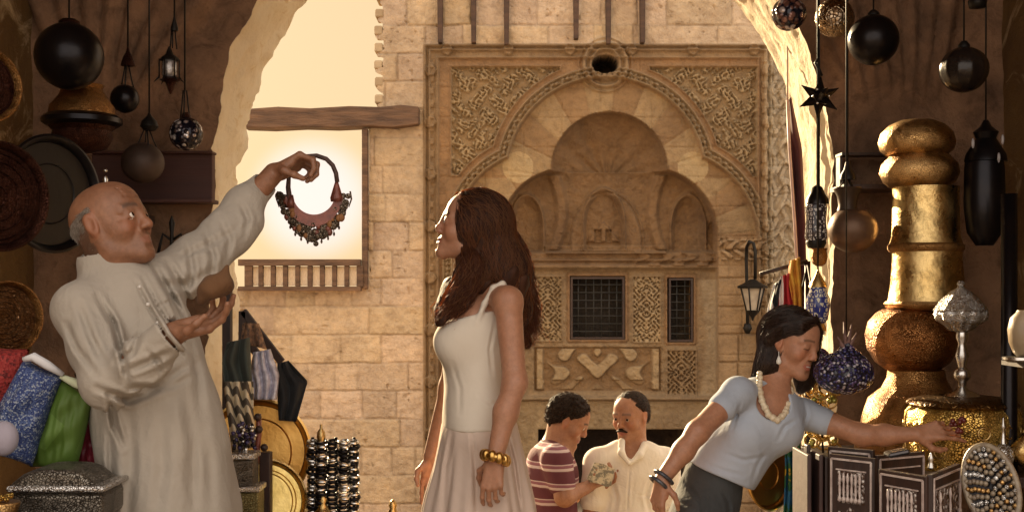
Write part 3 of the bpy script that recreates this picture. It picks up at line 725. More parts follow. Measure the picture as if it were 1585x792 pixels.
# ---------------------------------------------------------------- head, hand
def frame(fwd, up=(0, 0, 1)):
    f = np.array(fwd, float); f /= np.linalg.norm(f); u = np.array(up, float); u -= f * (u @ f); u /= np.linalg.norm(u); l = np.cross(u, f)
    return np.stack([f, l, u], 1)      # columns: forward x, left y, up z
def head_local(fem=0., jaw=1., nose=1., lids=.0, smile=0., ear=True, fat=0., old=0):
    L = []; U_ = L.append
    U_(ell((-.014, 0, .030), (.092, .074, .083), k=.02))
    U_(ell((.028, 0, .038), (.059, .062, .062), k=.03))
    U_(ell((.022, 0, -.030), (.056, .062 - .004 * fem, .076), k=.03))
    for s in (1, -1):
        U_(rc((-.012, s * .051 * jaw, -.036), (.008, s * (.045 * jaw), -.074), .018, .015, k=.025))
        U_(rc((.008, s * (.045 * jaw), -.074), (.064, s * .013, -.100), .015, .015, k=.025))
        U_(ell((.050, s * .041, -.030), (.026, .022, .023), k=.024))
        if fat: U_(ell((.024, s * .048, -.066), (.034, .022, .028), k=.03))
        U_(rc((.068, s * .046, .014), (.083, s * .014, .014), .0090 - .002 * fem, .0090 - .002 * fem, k=.018))
    U_(ell((.069, 0, -.099), (.014, .019, .014), k=.022))
    U_(ell((.064, 0, -.066), (.022, .028, .026), k=.022))
    for s in (1, -1): U_(ell((.097, s * .034, -.004), (.0165, .0165, .0120), op='s', k=.012))
    U_(rc((.080, 0, .018), (.0845, 0, -.001), .0110, .0098, k=.014))
    U_(rc((.0855, 0, .000), (.0965, 0, -.028), .0092, .0095, k=.012))
    U_(rc((.0965, 0, -.028), (.0985 + .015 * (nose - 1), 0, -.034), .0105 * nose, .0100 * nose, k=.010))
    for s in (1, -1):
        U_(ell((.091, s * .0125, -.037), (.011, .0068 * nose, .0072), k=.007))
        U_(ell((.097, s * .0065, -.0455), (.004, .0030, .0035), op='s', k=.003))
    for s in (1, -1):
        U_(ell((.0725, s * .032, -.003), (.0150, .0165, .0145), k=.006))
        if lids < 1: U_(ell((.090, s * .0335, -.0035), (.010, .0135, .0062 * (1 - lids)), op='s', k=.0025))
        U_(rc((.082, s * .020, .0050), (.080, s * .044, .0045), .0035, .0025, k=.005))
    U_(rc((.0835, 0, -.0610), (.0835, 0, -.0612), .0062, k=.006))
    for s in (1, -1):
        U_(rc((.0830, s * .004, -.0620), (.071, s * (.024 + .004 * smile), -.0672 + .006 * smile), .0062, .0030, k=.005))
        U_(rc((.0825, 0, -.0750), (.070, s * (.022 + .004 * smile), -.0695 + .006 * smile), .0070, .0030, k=.005))
        U_(rc((.0915, 0, -.0683), (.076, s * (.027 + .005 * smile), -.0683 + .008 * smile), .0018, .0016, op='s', k=.003))
        if smile: U_(rc((.084, s * .026, -.036), (.070, s * .040, -.066), .0022, op='s', k=.010))
    U_(rc((.087, -.008, -.0875), (.087, .008, -.0875), .0035, .0035, op='s', k=.010))
    if old:
        for s in (1, -1):
            for k, z_ in enumerate((.044, .056, .068)): U_(rc((.0885 - .005 * k, s * .004, z_), (.078 - .006 * k, s * .034, z_ + .004), .0016, op='s', k=.006))
            U_(rc((.083, s * .026, -.0185), (.075, s * .043, -.013), .0014, op='s', k=.005)); U_(rc((.068, s * .054, -.002), (.056, s * .062, .004), .0012, op='s', k=.005)); U_(rc((.068, s * .054, -.008), (.055, s * .061, -.014), .0012, op='s', k=.005))
        U_(rc((.0955, -.004, .010), (.0955, -.004, .020), .0012, op='s', k=.004))
    if ear:
        for s in (1, -1):
            U_(rc((-.004, s * .070, -.030), (-.012, s * .078, .018), .008, .012, k=.008, sq=(A3(0, 1, 0), .6)))
            U_(ell((-.008, s * .077, .000), (.0175, .007, .030), R=Matrix.Rotation(math.radians(-14), 3, 'Y'), k=.006))
            U_(ell((-.004, s * .085, .004), (.0095, .006, .018), op='s', k=.006))
    return L
def face_attrs(V, M, t, s, brow=1., lipf=1., stub=None, browth=.0042, lash=0.):
    q = ((V - t) @ M) / s; x, y, z = q.T; ay = np.abs(y); on = (x > .055) & (np.linalg.norm(q, axis=1) < .16)
    bz = .0225 + .05 * (ay - .012) - 9 * (ay - .030) ** 2 * (ay > .03)
    b_ = np.exp(-((z - bz) / browth) ** 2) * ((ay > .012) & (ay < .052)) * on * brow
    lz = -.0678; lw = np.clip(1 - (ay / .026) ** 2, 0, 1) ** .5
    up_ = (z < lz + .0095 * lw) & (z > lz - .0125 * lw); l_ = up_ * on * (ay < .026) * lipf
    rosy = np.exp(-(((ay - .042) / .02) ** 2 + ((z + .03) / .02) ** 2)) * on * .8 + np.exp(-((ay / .013) ** 2 + ((z + .03) / .018) ** 2)) * on * .5 + ((np.abs(y) > .074) & (np.abs(z) < .04)) * .5 * (np.linalg.norm(q, axis=1) < .12)
    if lash: b_ = np.maximum(b_, lash * on * np.exp(-((z + .0085 - 9 * (ay - .033) ** 2) / .0024) ** 2) * (np.abs(ay - .033) < .0145))
    if stub is not None: b_ = np.maximum(b_, stub(q))
    return {'brow': np.clip(b_, 0, 1).astype(np.float32), 'lip': np.clip(l_, 0, 1).astype(np.float32), 'rosy': np.clip(rosy, 0, 1).astype(np.float32)}
EYEW = simple('eye_white', (.70, .64, .58), (.62, .55, .50), 20, .15, bump=0); EYEI = simple('brown_iris', (.035, .014, .006), (.02, .008, .004), 200, .08, bump=0)
def eyes(parent, M, t, s, gaze=(1, 0, 0), lids=0):
    g_ = np.array(gaze, float); g_ /= np.linalg.norm(g_)
    for sd_ in (1, -1):
        c = np.array(t) + s * (M @ np.array([.0750, sd_ * .032, -.003])); mb = MB(); R = frame(M @ g_, M[:, 2])
        n_, m_ = 20, 16; V = []
        for i in range(m_ + 1):
            a = PI * i / m_
            for k in range(n_): b = 2 * PI * k / n_; V.append((math.cos(a), math.sin(a) * math.cos(b), math.sin(a) * math.sin(b)))
        V = np.array(V) * .0127 * s
        mb.add(c + V @ R.T, [(i * n_ + k, i * n_ + (k + 1) % n_, (i + 1) * n_ + (k + 1) % n_, (i + 1) * n_ + k) for i in range(m_) for k in range(n_)])
        mb.mi = [1 if f // n_ < 3 else 0 for f in range(len(mb.f))]
        obj('eye', mb, [EYEW, EYEI], parent)
def hand(wr, fwd, palm, side=1, curl=(.4, .4, .45, .5), thumb=.4, s=1.0, spread=.10, root=None):
    """wr wrist point, fwd direction of the fingers, palm normal (the side the palm faces), side=+1 left hand, -1 right"""
    f = np.array(fwd, float); f /= np.linalg.norm(f); n_ = np.array(palm, float); n_ -= f * (n_ @ f); n_ /= np.linalg.norm(n_); a = np.cross(n_, f) * side   # a points to the thumb side
    wr = np.array(wr, float); L = []; kn = []
    for i, (o_, l_) in enumerate([(.030, .088), (.010, .092), (-.010, .087), (-.029, .078)]):
        b = wr + s * (f * .012 + a * o_ * .55 - n_ * .002); k_ = wr + s * (f * l_ + a * o_ - n_ * (.003 + .002 * abs(i - 1.3))); kn.append(k_)
        L.append(rc(b, k_, .0125 * s, .0100 * s, k=.014 * s))
    L.append(rc(wr + s * (f * .02 + a * .022 + n_ * .008), wr + s * (f * .055 + a * .026 + n_ * .007), .014 * s, .010 * s, k=.014 * s))
    L.append(rc(wr + s * (f * .02 - a * .020 + n_ * .008), wr + s * (f * .065 - a * .022 + n_ * .006), .012 * s, .009 * s, k=.014 * s))
    ph = [(.042, .026, .021), (.046, .029, .022), (.043, .027, .022), (.034, .020, .019)]; rr_ = [.0088, .0090, .0085, .0076]
    for i in range(4):
        c = curl[i] if not np.isscalar(curl) else curl; p = kn[i]; ang = c * 1.05; sp_ = (1.5 - i) * spread; r = rr_[i] * s; d0 = f * math.cos(sp_) + a * math.sin(sp_)
        for j in range(3):
            d = d0 * math.cos(ang) + n_ * math.sin(ang); q = p + d * ph[i][j] * s; L.append(rc(p, q, r, r * .90, k=.006 * s)); p = q; r *= .90; ang += c * (1.25 if j == 0 else .8)
    tb = wr + s * (f * .022 + a * .030 + n_ * .006); d = f * math.cos(thumb) * .8 + a * .75 + n_ * .35 * (1 + thumb); d /= np.linalg.norm(d); r = .0115 * s
    for j, l_ in enumerate((.036, .031, .026)):
        q = tb + d * l_ * s; L.append(rc(tb, q, r, r * .88, k=.009 * s)); tb = q; r *= .86; d = d + f * .45 - a * .30 * (1 + thumb) + n_ * .25 * thumb; d /= np.linalg.norm(d)
    return L
def locks(name, guides, mat, parent, n_per=14, rad=.0016, spread=.012, wave_=(.006, 40), seed=1, taper=True, seg=26):
    """strands of hair following guide lines (world points)"""
    rg = np.random.default_rng(seed); mb = MB()
    for gd in guides:
        gd = np.array(gd, float); m = len(gd); tt = np.linspace(0, m - 1, seg); 
        base = np.stack([np.interp(tt, np.arange(m), gd[:, i]) for i in range(3)], 1)
        for _ in range(3): base[1:-1] = (base[:-2] + 2 * base[1:-1] + base[2:]) / 4
        for k in range(n_per):
            o_ = rg.normal(0, 1, 3) * spread; o2 = rg.normal(0, 1, 3) * spread * 1.3; ph = rg.uniform(0, 6.28, 3); f_ = wave_[1] * rg.uniform(.8, 1.2); am = wave_[0] * rg.uniform(.5, 1.3)
            t = np.linspace(0, 1, seg)[:, None]; end = rg.uniform(.8, 1.0)
            pts = base + o_ * (.35 + .65 * t) + o2 * t * t; ss = np.linspace(0, 1, seg) * np.linalg.norm(np.diff(base, axis=0), axis=1).sum()
            pts = pts + am * np.clip(t * 3, 0, 1) * np.stack([np.sin(f_ * ss + ph[0]), np.sin(f_ * ss + ph[1]), .5 * np.sin(f_ * ss + ph[2])], 1)
            pts = pts[:max(4, int(seg * end))]; q = len(pts); r = rad * rg.uniform(.7, 1.3) * (1 - .75 * np.linspace(0, 1, q) ** 2 if taper else np.ones(q))
            mb.tube(pts, r, 4, caps=False)
    return obj(name, mb, mat, parent)
def hair_mat(name, c1, c2, rough=.38, bs=60, st=(1, 1, .15), bump=.6, spec=.18, trans=0):
    rough = rough + .15
    M = Mat(name); M.base(M.ramp(M.noise(bs, 4, .6, stretch=st), [(.3, c2), (.7, c1)])); M.set(Roughness=rough, Specular_IOR_Level=spec, Sheen_Weight=0.); M.bump(M.noise(bs * 2, 3, .6, stretch=st), bump, .003)
    if trans:
        tr_ = M.n('ShaderNodeBsdfTranslucent'); tr_.inputs[0].default_value = (min(1, c1[0] * 3.5 + .15), c1[1] * 3.5 + .05, c1[2] * 2.5 + .01, 1); ms = M.n('ShaderNodeMixShader'); ms.inputs[0].default_value = trans; M.l(M.b.outputs[0], ms.inputs[1]); M.l(tr_.outputs[0], ms.inputs[2]); M.l(ms.outputs[0], M.o.inputs[0])
    return M.m
def fuzz(name, prs, M_, t_, s_, mask, mat, parent, count=3000, ln=.018, rad=.0007, flow=(-.55, 0, -.8), lift=.25, curl=.0, seed=1):
    """short hairs rooted on the surface of prs (world primitives) where mask(local points) holds"""
    rg = np.random.default_rng(seed); d = rg.normal(0, 1, (count * 5, 3)); d /= np.linalg.norm(d, axis=1)[:, None]
    o = np.array(t_) + s_ * (M_ @ np.array([-.010, 0, .015])); p = o + (d @ M_.T) * .19 * s_
    dw = d @ M_.T
    for _ in range(14): p = p - dw * evalp(prs, p)[:, None] * .9
    q = ((p - t_) @ M_) / s_; ok = mask(q) & (np.abs(evalp(prs, p)) < .003); p = p[ok][:count]; q = q[ok][:count]; dw = dw[ok][:count]
    fl = np.array(flow, float); fl = M_ @ (fl / np.linalg.norm(fl)); V = []; Fs = []; m = 4; n0 = 0
    for i in range(len(p)):
        f = fl + rg.normal(0, .28 + curl, 3); f = f - dw[i] * (f @ dw[i]); f /= np.linalg.norm(f) + 1e-9; L = ln * rg.uniform(.6, 1.3); sd_ = np.cross(f, dw[i]); pt = p[i] - dw[i] * .001; dr = f + dw[i] * lift
        for j in range(m):
            r = rad * (1 - j / (m - .5)); V += [pt + sd_ * r, pt - sd_ * r * .5 + dw[i] * r, pt - sd_ * r * .5 - dw[i] * r]
            dr = dr + rg.normal(0, .15 + curl, 3) - dw[i] * .12; dr /= np.linalg.norm(dr); pt = pt + dr * L / m
        for j in range(m - 1):
            for k in range(3): a = n0 + j * 3 + k; b = n0 + j * 3 + (k + 1) % 3; Fs.append((a, b, b + 3, a + 3))
        n0 += 3 * m
    mb = MB(); mb.add(V, Fs); return obj(name, mb, mat, parent)

def on_surface(gd, prs, off=.003, cols=None):
    """moves guide points along the depth axis onto the near side of the hair volume"""
    out = []
    for g_ in gd:
        g_ = np.array(g_, float).copy(); p = g_.copy(); p[:, 1] -= .30
        for _ in range(30): p[:, 1] += np.clip(evalp(prs, p) - off, -.02, .05)
        d = np.abs(evalp(prs, p) - off); ok = (d < .006) & (np.abs(p[:, 1] - g_[:, 1]) < .12); g_[ok] = p[ok]; out.append(g_)
    return out
def surface_strands(name, prs, mat, parent, flow, box, n=2500, steps=16, step=.007, off=.0012, rad=.0011, wavy=(.0, 1.), seed=1, keep=None):
    """strands that run over the outside of a hair volume along flow(p)"""
    rg = np.random.default_rng(seed); lo, hi = np.array(box[0]), np.array(box[1]); p = lo + rg.random((n * 4, 3)) * (hi - lo)
    def gr(p):
        e_ = .0015; d0 = evalp(prs, p); g_ = np.stack([evalp(prs, p + np.eye(3)[i] * e_) - d0 for i in range(3)], 1) / e_
        return d0, g_ / (np.linalg.norm(g_, axis=1)[:, None] + 1e-9)
    for _ in range(7):
        d, g_ = gr(p); p = p - g_ * np.clip(d, -.06, .06)[:, None] * .9
    d, g_ = gr(p); ok = np.abs(d) < .002
    if keep is not None: ok &= keep(p)
    p = p[ok][:n]; N_ = len(p); ph = rg.uniform(0, 6.28, (N_, 1)); fr = rg.uniform(.8, 1.2, (N_, 1)); offs = off + rg.uniform(-.0008, .0030, N_); jit = rg.normal(0, .16, (N_, 3)); tr_ = []; nr = []
    for k in range(steps):
        d, g_ = gr(p); p = p - g_ * np.clip(d - offs, -.02, .02)[:, None]; f = flow(p) + jit; f = f - g_ * (f * g_).sum(1)[:, None]; f /= np.linalg.norm(f, axis=1)[:, None] + 1e-9
        sd_ = np.cross(f, g_); tr_.append(p + sd_ * wavy[0] * np.sin(ph + fr * wavy[1] * step * k)); nr.append((sd_, g_)); p = p + f * step
    V = np.zeros((N_, steps, 3, 3))
    for k in range(steps):
        r = rad * (1 - .8 * (k / (steps - 1)) ** 2) * (.4 + .6 * min(1, k / 2)); sd_, g_ = nr[k]; V[:, k, 0] = tr_[k] + sd_ * r; V[:, k, 1] = tr_[k] - sd_ * r * .6 + g_ * r; V[:, k, 2] = tr_[k] - sd_ * r * .6 - g_ * r
    idx = np.arange(N_ * steps * 3).reshape(N_, steps, 3); F_ = []
    for k in range(3):
        a = idx[:, :-1, k]; b = idx[:, :-1, (k + 1) % 3]; c = idx[:, 1:, (k + 1) % 3]; e_ = idx[:, 1:, k]; F_.append(np.stack([a, b, c, e_], -1).reshape(-1, 4))
    return mesh_obj(name, V.reshape(-1, 3), np.vstack(F_), mat, parent)
# ================================================================ people
SK_MAN = skin('weathered_skin', (.31, .145, .080), (.22, .095, .050), (.30, .11, .07), (.055, .040, .032), .55)
SK_WOM = skin('warm_skin', (.49, .245, .148), (.42, .195, .112), (.40, .12, .08), (.035, .018, .01))
SK_DRK = skin('tanned_skin', (.46, .235, .145), (.37, .175, .10), (.36, .12, .08), (.018, .012, .01))
def person(label, at, group=None): return thing('person', label, 'person', at, group)
def legs(c, y, zg, s=.09, w_=.075, r0=.085, r1=.045):
    out = []
    for sg in (1, -1):
        a = np.array(c) + (0, sg * s, -.06); k_ = A3(a[0] + .01, a[1], (a[2] + zg) / 2 + .02); f_ = A3(a[0], a[1] * 1.0, zg + .09)
        out += chain([a, k_, f_], [r0, .058, r1], k=.03) + [rc(f_ + (0, 0, -.04), f_ + (.12 if y >= 0 else -.12, -.02, -.058), .038, .028, k=.03)]
    return out
# ---------------------------------------------------------------- the vendor
Y0 = 3.0; W = lambda u, v, dy=0: P(u, v, Y0 + dy)
vend = person('balding man in a long beige robe holding up an ornate necklace', P(255, 1300, Y0) * (1, 1, 0))
MH = frame((math.cos(.36) * math.cos(.27), -math.cos(.36) * math.sin(.27), math.sin(.36))); tH = W(173, 350); sH = .96
body = place(head_local(nose=1.12, lids=.40, smile=3.2, fat=.0, jaw=.98, old=1), MH, tH, sH)
body += [rc(tH + MH @ A3(-.032, 0, -.045), W(178, 440), .053, .062, k=.03)]
body += [ell(W(195, 505), (.105, .085, .14), k=.05), ell(W(240, 600), (.10, .10, .18), k=.06), ell(W(250, 700), (.12, .11, .15), k=.06)]
sh2, el2, wr2 = W(238, 442, .06), W(345, 352, .24), P(424, 268, 3.36)
body += chain([W(200, 458, .03), sh2, el2 + (0, 0, -.010), wr2], [.045, .040, .032, .028], k=.03)
sh1, el1, wr1 = W(128, 470, -.10), W(172, 588, -.22), W(268, 517, -.30)
body += chain([W(170, 462), sh1, el1, wr1], [.045, .044, .040, .028], k=.03)
body += hand(wr2, (.88, .06, .40), (.40, -.25, -.88), 1, (.80, .88, .94, 1.0), 1.1, .98)
body += hand(wr1, (.92, .05, .34), (-.28, -.50, .85), -1, (.34, .30, .42, .55), .35, .92, spread=.10)
body += legs(W(258, 760), 1, 0.0, s=.05)
V, Fq = nets(body, .0032); V = smooth_mesh(V, Fq, 2)
def side_mask(q):
    x, y, z = q.T; return (z < .045 + .25 * (x + .02)) & (x < np.minimum(.002, .012 - .45 * (z - .02))) & (z > -.085) & ~((np.abs(y) > .055) & (np.abs(x + .006) < .024) & (np.abs(z + .004) < .036)) & ~((x > -.02) & (z < -.040))
def stub(q):
    x, y, z = q.T
    return .62 * side_mask(q) + .10 * ((z < -.045) & (x > .0) & (x < .12) & (z > -.12)) * np.clip((x - .0) / .03, 0, 1) * (np.linalg.norm(q, axis=1) < .16)
mesh_obj('body', V, Fq, SK_MAN, vend, face_attrs(V, MH, tH, sH, brow=.75, lipf=.5, stub=stub, browth=.0065)); eyes(vend, MH, tH, sH, (1, .15, .12))
# fringe of grey hair round the bald crown
HGREY = hair_mat('grey_hair', (.40, .35, .30), (.20, .16, .13), .5, 140, (1, 1, .3), .4, .3)
hp = place(head_local(nose=1.12, jaw=.98, ear=False), MH, tH, sH)
fuzz('hair', hp, MH, tH, sH, side_mask, HGREY, vend, 7500, .020, .0009, (-.8, 0, -.45), .22)
# robe
rb = [ell(W(188, 495), (.126, .108, .155), k=.05), ell(W(230, 585), (.135, .130, .20), k=.07), ell(W(252, 690), (.150, .135, .17), k=.07)]
rb += chain([W(250, 650), W(262, 792), W(268, 1270)], [.135, .158, .215], k=.05)
rb += chain([W(165, 452), W(125, 478, -.10), W(150, 540, -.16), el1 + (-.012, 0, -.005), (el1 + wr1) / 2 + (0, 0, -.012), wr1 + (-.006, 0, -.002)], [.056, .060, .059, .056, .051, .041], k=.035)
rb += chain([W(205, 452, .02), W(245, 440, .07), W(300, 398, .16), el2 + (.004, 0, -.014), (el2 + wr2) / 2 + (-.01, 0, -.012), wr2 + (-.03, 0, -.035)], [.060, .061, .055, .051, .045, .037], k=.035)
rb += [rc(P(300, 430, 3.10), P(392, 345, 3.27), .034, .026, k=.05)]
cl0, cl1 = W(164, 412), W(176, 436)
rb += [rc(cl0, cl1, .064, .074, k=.022), rc(W(160, 405), cl0 + (cl1 - cl0) * 3, .058, .064, k=.02)]
d_ = MH @ A3(-.03, 0, -.05) + tH; nk = W(178, 440) - d_; nk /= np.linalg.norm(nk)
rb += [rc(cl0 + A3(-.03, 0, .10), cl0 + A3(.003, 0, -.004), .053, .056, op='s', k=.008), rc(wr1 + (wr1 - el1) * .25, wr1 - (wr1 - el1) * .05, .036, .034, op='s', k=.006), rc(wr2 + (wr2 - el2) * .2, wr2 - (wr2 - el2) * .14, .036, .034, op='s', k=.006)]
cr = [([(209, 434), (228, 472), (258, 522), (292, 560)], 1.6, .006), ([(221, 430), (240, 468), (268, 515), (302, 553)], 1.6, .006), ([(215, 432), (234, 470), (263, 519), (297, 557)], 2.6, -.004), ([(236, 478), (262, 466), (276, 492)], 1.3, .004), ([(238, 410), (262, 452), (284, 490)], 3, .010), ([(258, 402), (280, 440), (296, 476)], 2.6, .008), ([(150, 458), (176, 500), (192, 560), (196, 590)], 3, .010), ([(122, 470), (140, 520), (160, 560)], 3.2, .008),
      ([(102, 500), (120, 540), (150, 580)], 3, .007), ([(196, 575), (230, 560), (262, 545)], 3.2, .009), ([(200, 600), (240, 600), (285, 568)], 3.2, .010), ([(180, 560), (205, 545), (215, 520)], 3, .008), ([(228, 545), (246, 560), (250, 580)], 2.5, .007),
      ([(290, 372), (298, 420), (290, 452)], 3.2, .008), ([(318, 352), (330, 400), (326, 430)], 3.2, .008), ([(340, 335), (356, 372), (350, 402)], 3, .007), ([(372, 312), (384, 340), (378, 366)], 2.6, .006), ([(270, 400), (320, 380), (372, 352)], 3.2, .004), ([(250, 440), (290, 440), (340, 412)], 4, .006),
      ([(300, 560), (312, 640), (322, 720), (326, 800)], 5, .006), ([(288, 600), (300, 680), (298, 800)], 6, .010), ([(250, 640), (252, 720), (240, 820)], 6, .007), ([(200, 640), (204, 720), (196, 820)], 5, .008), ([(168, 610), (178, 660), (190, 690)], 3, .014), ([(292, 520), (306, 580), (310, 640)], 4, .004),
      ([(170, 640), (172, 720), (178, 800)], 3.5, .008), ([(150, 600), (200, 620), (290, 585)], 3.4, .012)]
ROBE = cloth('beige_robe_cloth', (.395, .345, .290), (.325, .282, .236), wr=14, bump=.4, bd=.012)
def fold_noise(p):
    low = np.clip((1.15 - p[:, 2]) / .5, 0, 1); a = np.arctan2(p[:, 1] - Y0, p[:, 0] - W(255, 700)[0])
    return .0045 * n3(p, 9, 2) + .0022 * n3(p, 23, 5) + low * .008 * np.sin(a * 7 + 2 * np.sin(p[:, 2] * 3)) 
cr = [(a, b * 1.5, c * 1.25) for a, b, c in cr]
solid('robe', rb, .0045, ROBE, vend, disp=creases(cr, Y0 - .1, fold_noise), it=1)
mb = MB()   # placket with buttons and pen
pl = [W(212, 436, -.135), W(224, 462, -.150), W(240, 492, -.162), W(256, 520, -.17)]
BTN = simple('shell_button', (.6, .55, .5), rough=.3, bump=0)
for i, (u, v) in enumerate([(216, 444), (229, 471), (244, 500)]): mb = MB(); mb.ell(W(u, v, -.128), .0052, 10, 6); obj('button', mb, BTN, vend)
# ---------------------------------------------------------------- woman in the cream dress
Y0 = 4.0; W = lambda u, v, dy=0: P(u, v, Y0 + dy)
wom = person('young woman in profile with long wavy brown hair and a cream sleeveless top', P(740, 1091, Y0) * (1, 1, 0))
MH = frame((-math.cos(.27), -.03, math.sin(.27))); tH = W(729, 352); sH = 1.04
body = place(head_local(fem=1, jaw=.90, nose=.86, ear=False, smile=.5), MH, tH, sH)
body += [rc(tH + MH @ A3(-.025, 0, -.05), W(752, 450), .050, .056, k=.03), ell(W(738, 515), (.105, .125, .155), k=.05), ell(W(733, 600), (.082, .115, .12), k=.05), ell(W(742, 680), (.095, .125, .12), k=.05)]
for dy in (-.07, .07): body.append(ell(W(702, 530, dy), (.062, .062, .062), k=.04))
s1, e1, w1 = W(786, 466, -.16), W(797, 592, -.20), W(767, 706, -.25)
body += chain([W(765, 458, -.06), s1, e1, (e1 * .6 + w1 * .4) + (-.004, 0, 0), w1], [.045, .044, .036, .036, .026], k=.025)
s2, e2, w2 = W(722, 466, .16), W(697, 600, .22), W(668, 705, .20)
body += chain([W(740, 458, .06), s2, e2, w2], [.05, .047, .037, .028], k=.025)
body += hand(w1 + (-.002, 0, -.012), (-.10, -.02, -1), (.25, 1, 0), 1, (.34, .40, .46, .55), .55, .92, spread=.05)
body += hand(w2 + (0, 0, -.01), (-.05, 0, -1), (.2, -1, 0), -1, (.3, .3, .35, .4), .5, .9, spread=.05)
body += legs(W(742, 730), -1, 0.0, s=.06, r0=.08, r1=.038)
V, Fq = nets(body, .0032); V = smooth_mesh(V, Fq, 2)
mesh_obj('body', V, Fq, SK_WOM, wom, face_attrs(V, MH, tH, sH, brow=.95, lipf=.75, browth=.0036)); eyes(wom, MH, tH, sH, (1, 0, 0))
CREAM = cloth('cream_knit', (.74, .66, .56), (.68, .60, .50), wr=10, bump=.3); SKIRT = cloth('pale_pink_linen', (.66, .52, .44), (.60, .47, .39), wr=9, bump=.4)
tp = [ell(W(739, 515), (.115, .135, .165), k=.05), ell(W(738, 595), (.104, .130, .16), k=.07), ell(W(742, 668), (.118, .155, .15), k=.07)]
for dy in (-.07, .07): tp.append(ell(W(705, 530, dy), (.070, .066, .068), k=.05))
tp += [plane(W(735, 486), (-.22, 0, 1), k=.008), plane(W(735, 661), (0, 0, -1), k=.008), rc(W(768, 440, -.18), W(790, 505, -.17), .060, .050, op='s', k=.012)]
for dy in (-.085, .085):
    q = dy * 1.45; tp += chain([W(738, 500, q), W(750, 470, q), W(764, 446, q), W(778, 439, q * .95), W(792, 462, q * .8), W(792, 500, q * .7)], [.0085] * 6, k=.008, sq=(A3(0, 1, 0), 1.3))
cr = [([(766, 500), (758, 540), (762, 580)], 2.5, .004), ([(700, 560), (712, 600), (712, 640)], 3, .0025), ([(740, 610), (760, 625), (772, 622)], 2.5, .003)]
solid('top', tp, .004, CREAM, wom, disp=creases(cr, Y0 - .1, lambda p: .0018 * n3(p, 22)), it=1)
skt = [ell(W(742, 672), (.118, .155, .09), k=.05)] + chain([W(742, 665), W(743, 725), W(742, 792), W(738, 1060)], [.112, .140, .172, .29], k=.05) + [plane(W(740, 648), (0, 0, 1), k=.006), plane(W(740, 1078), (0, 0, -1), k=.006)]
def sk_f(p):
    a = np.arctan2(p[:, 1] - Y0, p[:, 0] - W(742, 700)[0]); low = np.clip((W(0, 655)[2] - p[:, 2]) / .35, 0, 1.5)
    return low * (.011 * np.sin(a * 8 + .8) + .007 * np.sin(a * 19)) + .002 * n3(p, 14)
solid('skirt', skt, .0045, SKIRT, wom, disp=creases([([(782, 660), (796, 720), (806, 800)], 3, .012), ([(700, 670), (690, 720), (684, 800)], 3, .006), ([(730, 665), (735, 720), (738, 800)], 3, .006)], Y0 - .12, sk_f), it=1)
mb = MB(); ax = (w1 - e1) / np.linalg.norm(w1 - e1); c = w1 + ax * .004
for i in range(10):
    a = 2 * PI * i / 10; x = np.cross(ax, (0, 1, 0)); x /= np.linalg.norm(x); y = np.cross(ax, x); mb.ell(c + .036 * (math.cos(a) * x + math.sin(a) * y), (.0145, .0145, .019), 10, 8)
mb.tube([c + .037 * (math.cos(a) * x + math.sin(a) * y) for a in np.linspace(0, 2 * PI, 25)[:-1]], .010, 8, closed=True); obj('bangle', mb, BRASS_PL, wom)
HB = hair_mat('brown_hair', (.075, .028, .013), (.024, .009, .005), .50, 45, (1, 1, .3), .9)
L_ = lambda x, y, z: tH + sH * (MH @ A3(x, y, z))
hr = [ell(L_(-.020, 0, .034), (.108, .090, .096), R=MH, k=.03), rc(L_(-.030, 0, .0), W(778, 420), .088, .080, k=.05), rc(W(778, 420), W(796, 480, .02), .078, .055, k=.05), rc(W(790, 470, .05), W(812, 528, .05), .040, .018, k=.04),
      rc(L_(-.004, -.058, -.010), W(728, 430, -.09), .040, .042, k=.03), rc(W(735, 425, -.06), W(708, 462, -.10), .044, .036, k=.03), rc(W(708, 462, -.10), W(682, 492, -.12), .034, .014, k=.02),
      rc(W(742, 420, .10), W(700, 440, .13), .04, .03, k=.03), rc(W(700, 440, .13), W(684, 480, .13), .028, .014, k=.02),
      Pr(lambda p: -(((p - tH) @ MH / sH)[:, 0] - .040 - .30 * np.clip(((p - tH) @ MH / sH)[:, 2] + .02, -.1, .2) + .35 * np.abs(((p - tH) @ MH / sH)[:, 2] - .06) * (((p - tH) @ MH / sH)[:, 2] > .06)) + 10. * np.clip(-.088 - ((p - tH) @ MH / sH)[:, 2], 0, 1), L_(.1, 0, 0), .2, 's', .012)]
def hd(p):
    q = (p - tH); s_ = -q[:, 2] * 38; am = np.clip(.30 - q[:, 2] * 6, .04, 1.2)
    return am * (.009 * np.sin(s_ + 30 * q[:, 0] + 2 * np.sin(40 * q[:, 1])) + .004 * np.sin(90 * q[:, 0] + s_ * .7 + 60 * q[:, 1])) + .0010 * n3(p, 90)
solid('hair', hr, .0042, HB, wom, disp=hd, it=1)
gd = []
rg = np.random.default_rng(5)
for k in range(26):     # guides from the parting over the near side of the head and down the back
    a = k / 25; y_ = -.02 - .068 * min(1, (.3 + a)); u1 = 712 + 92 * a; 
    gd.append([L_(.060 - .13 * a, -.010, .108 - .035 * a), L_(.040 - .14 * a, -.075 + .03 * a, .060 - .02 * a), W(722 + 70 * a, 372 + 12 * a, -.10 + .06 * a), W(735 + 62 * a, 425, -.10 + .08 * a), W(738 + 72 * a, 470 + 30 * a, -.10 + .12 * a)])
for k in range(5): gd.append([L_(.070 - .01 * k, -.03, .092), L_(.046 - .012 * k, -.068, .050), L_(.030 - .01 * k, -.083, -.005), L_(.020, -.080, -.055), W(716 + 4 * k, 425, -.11), W(706 + 6 * k, 462, -.12)])
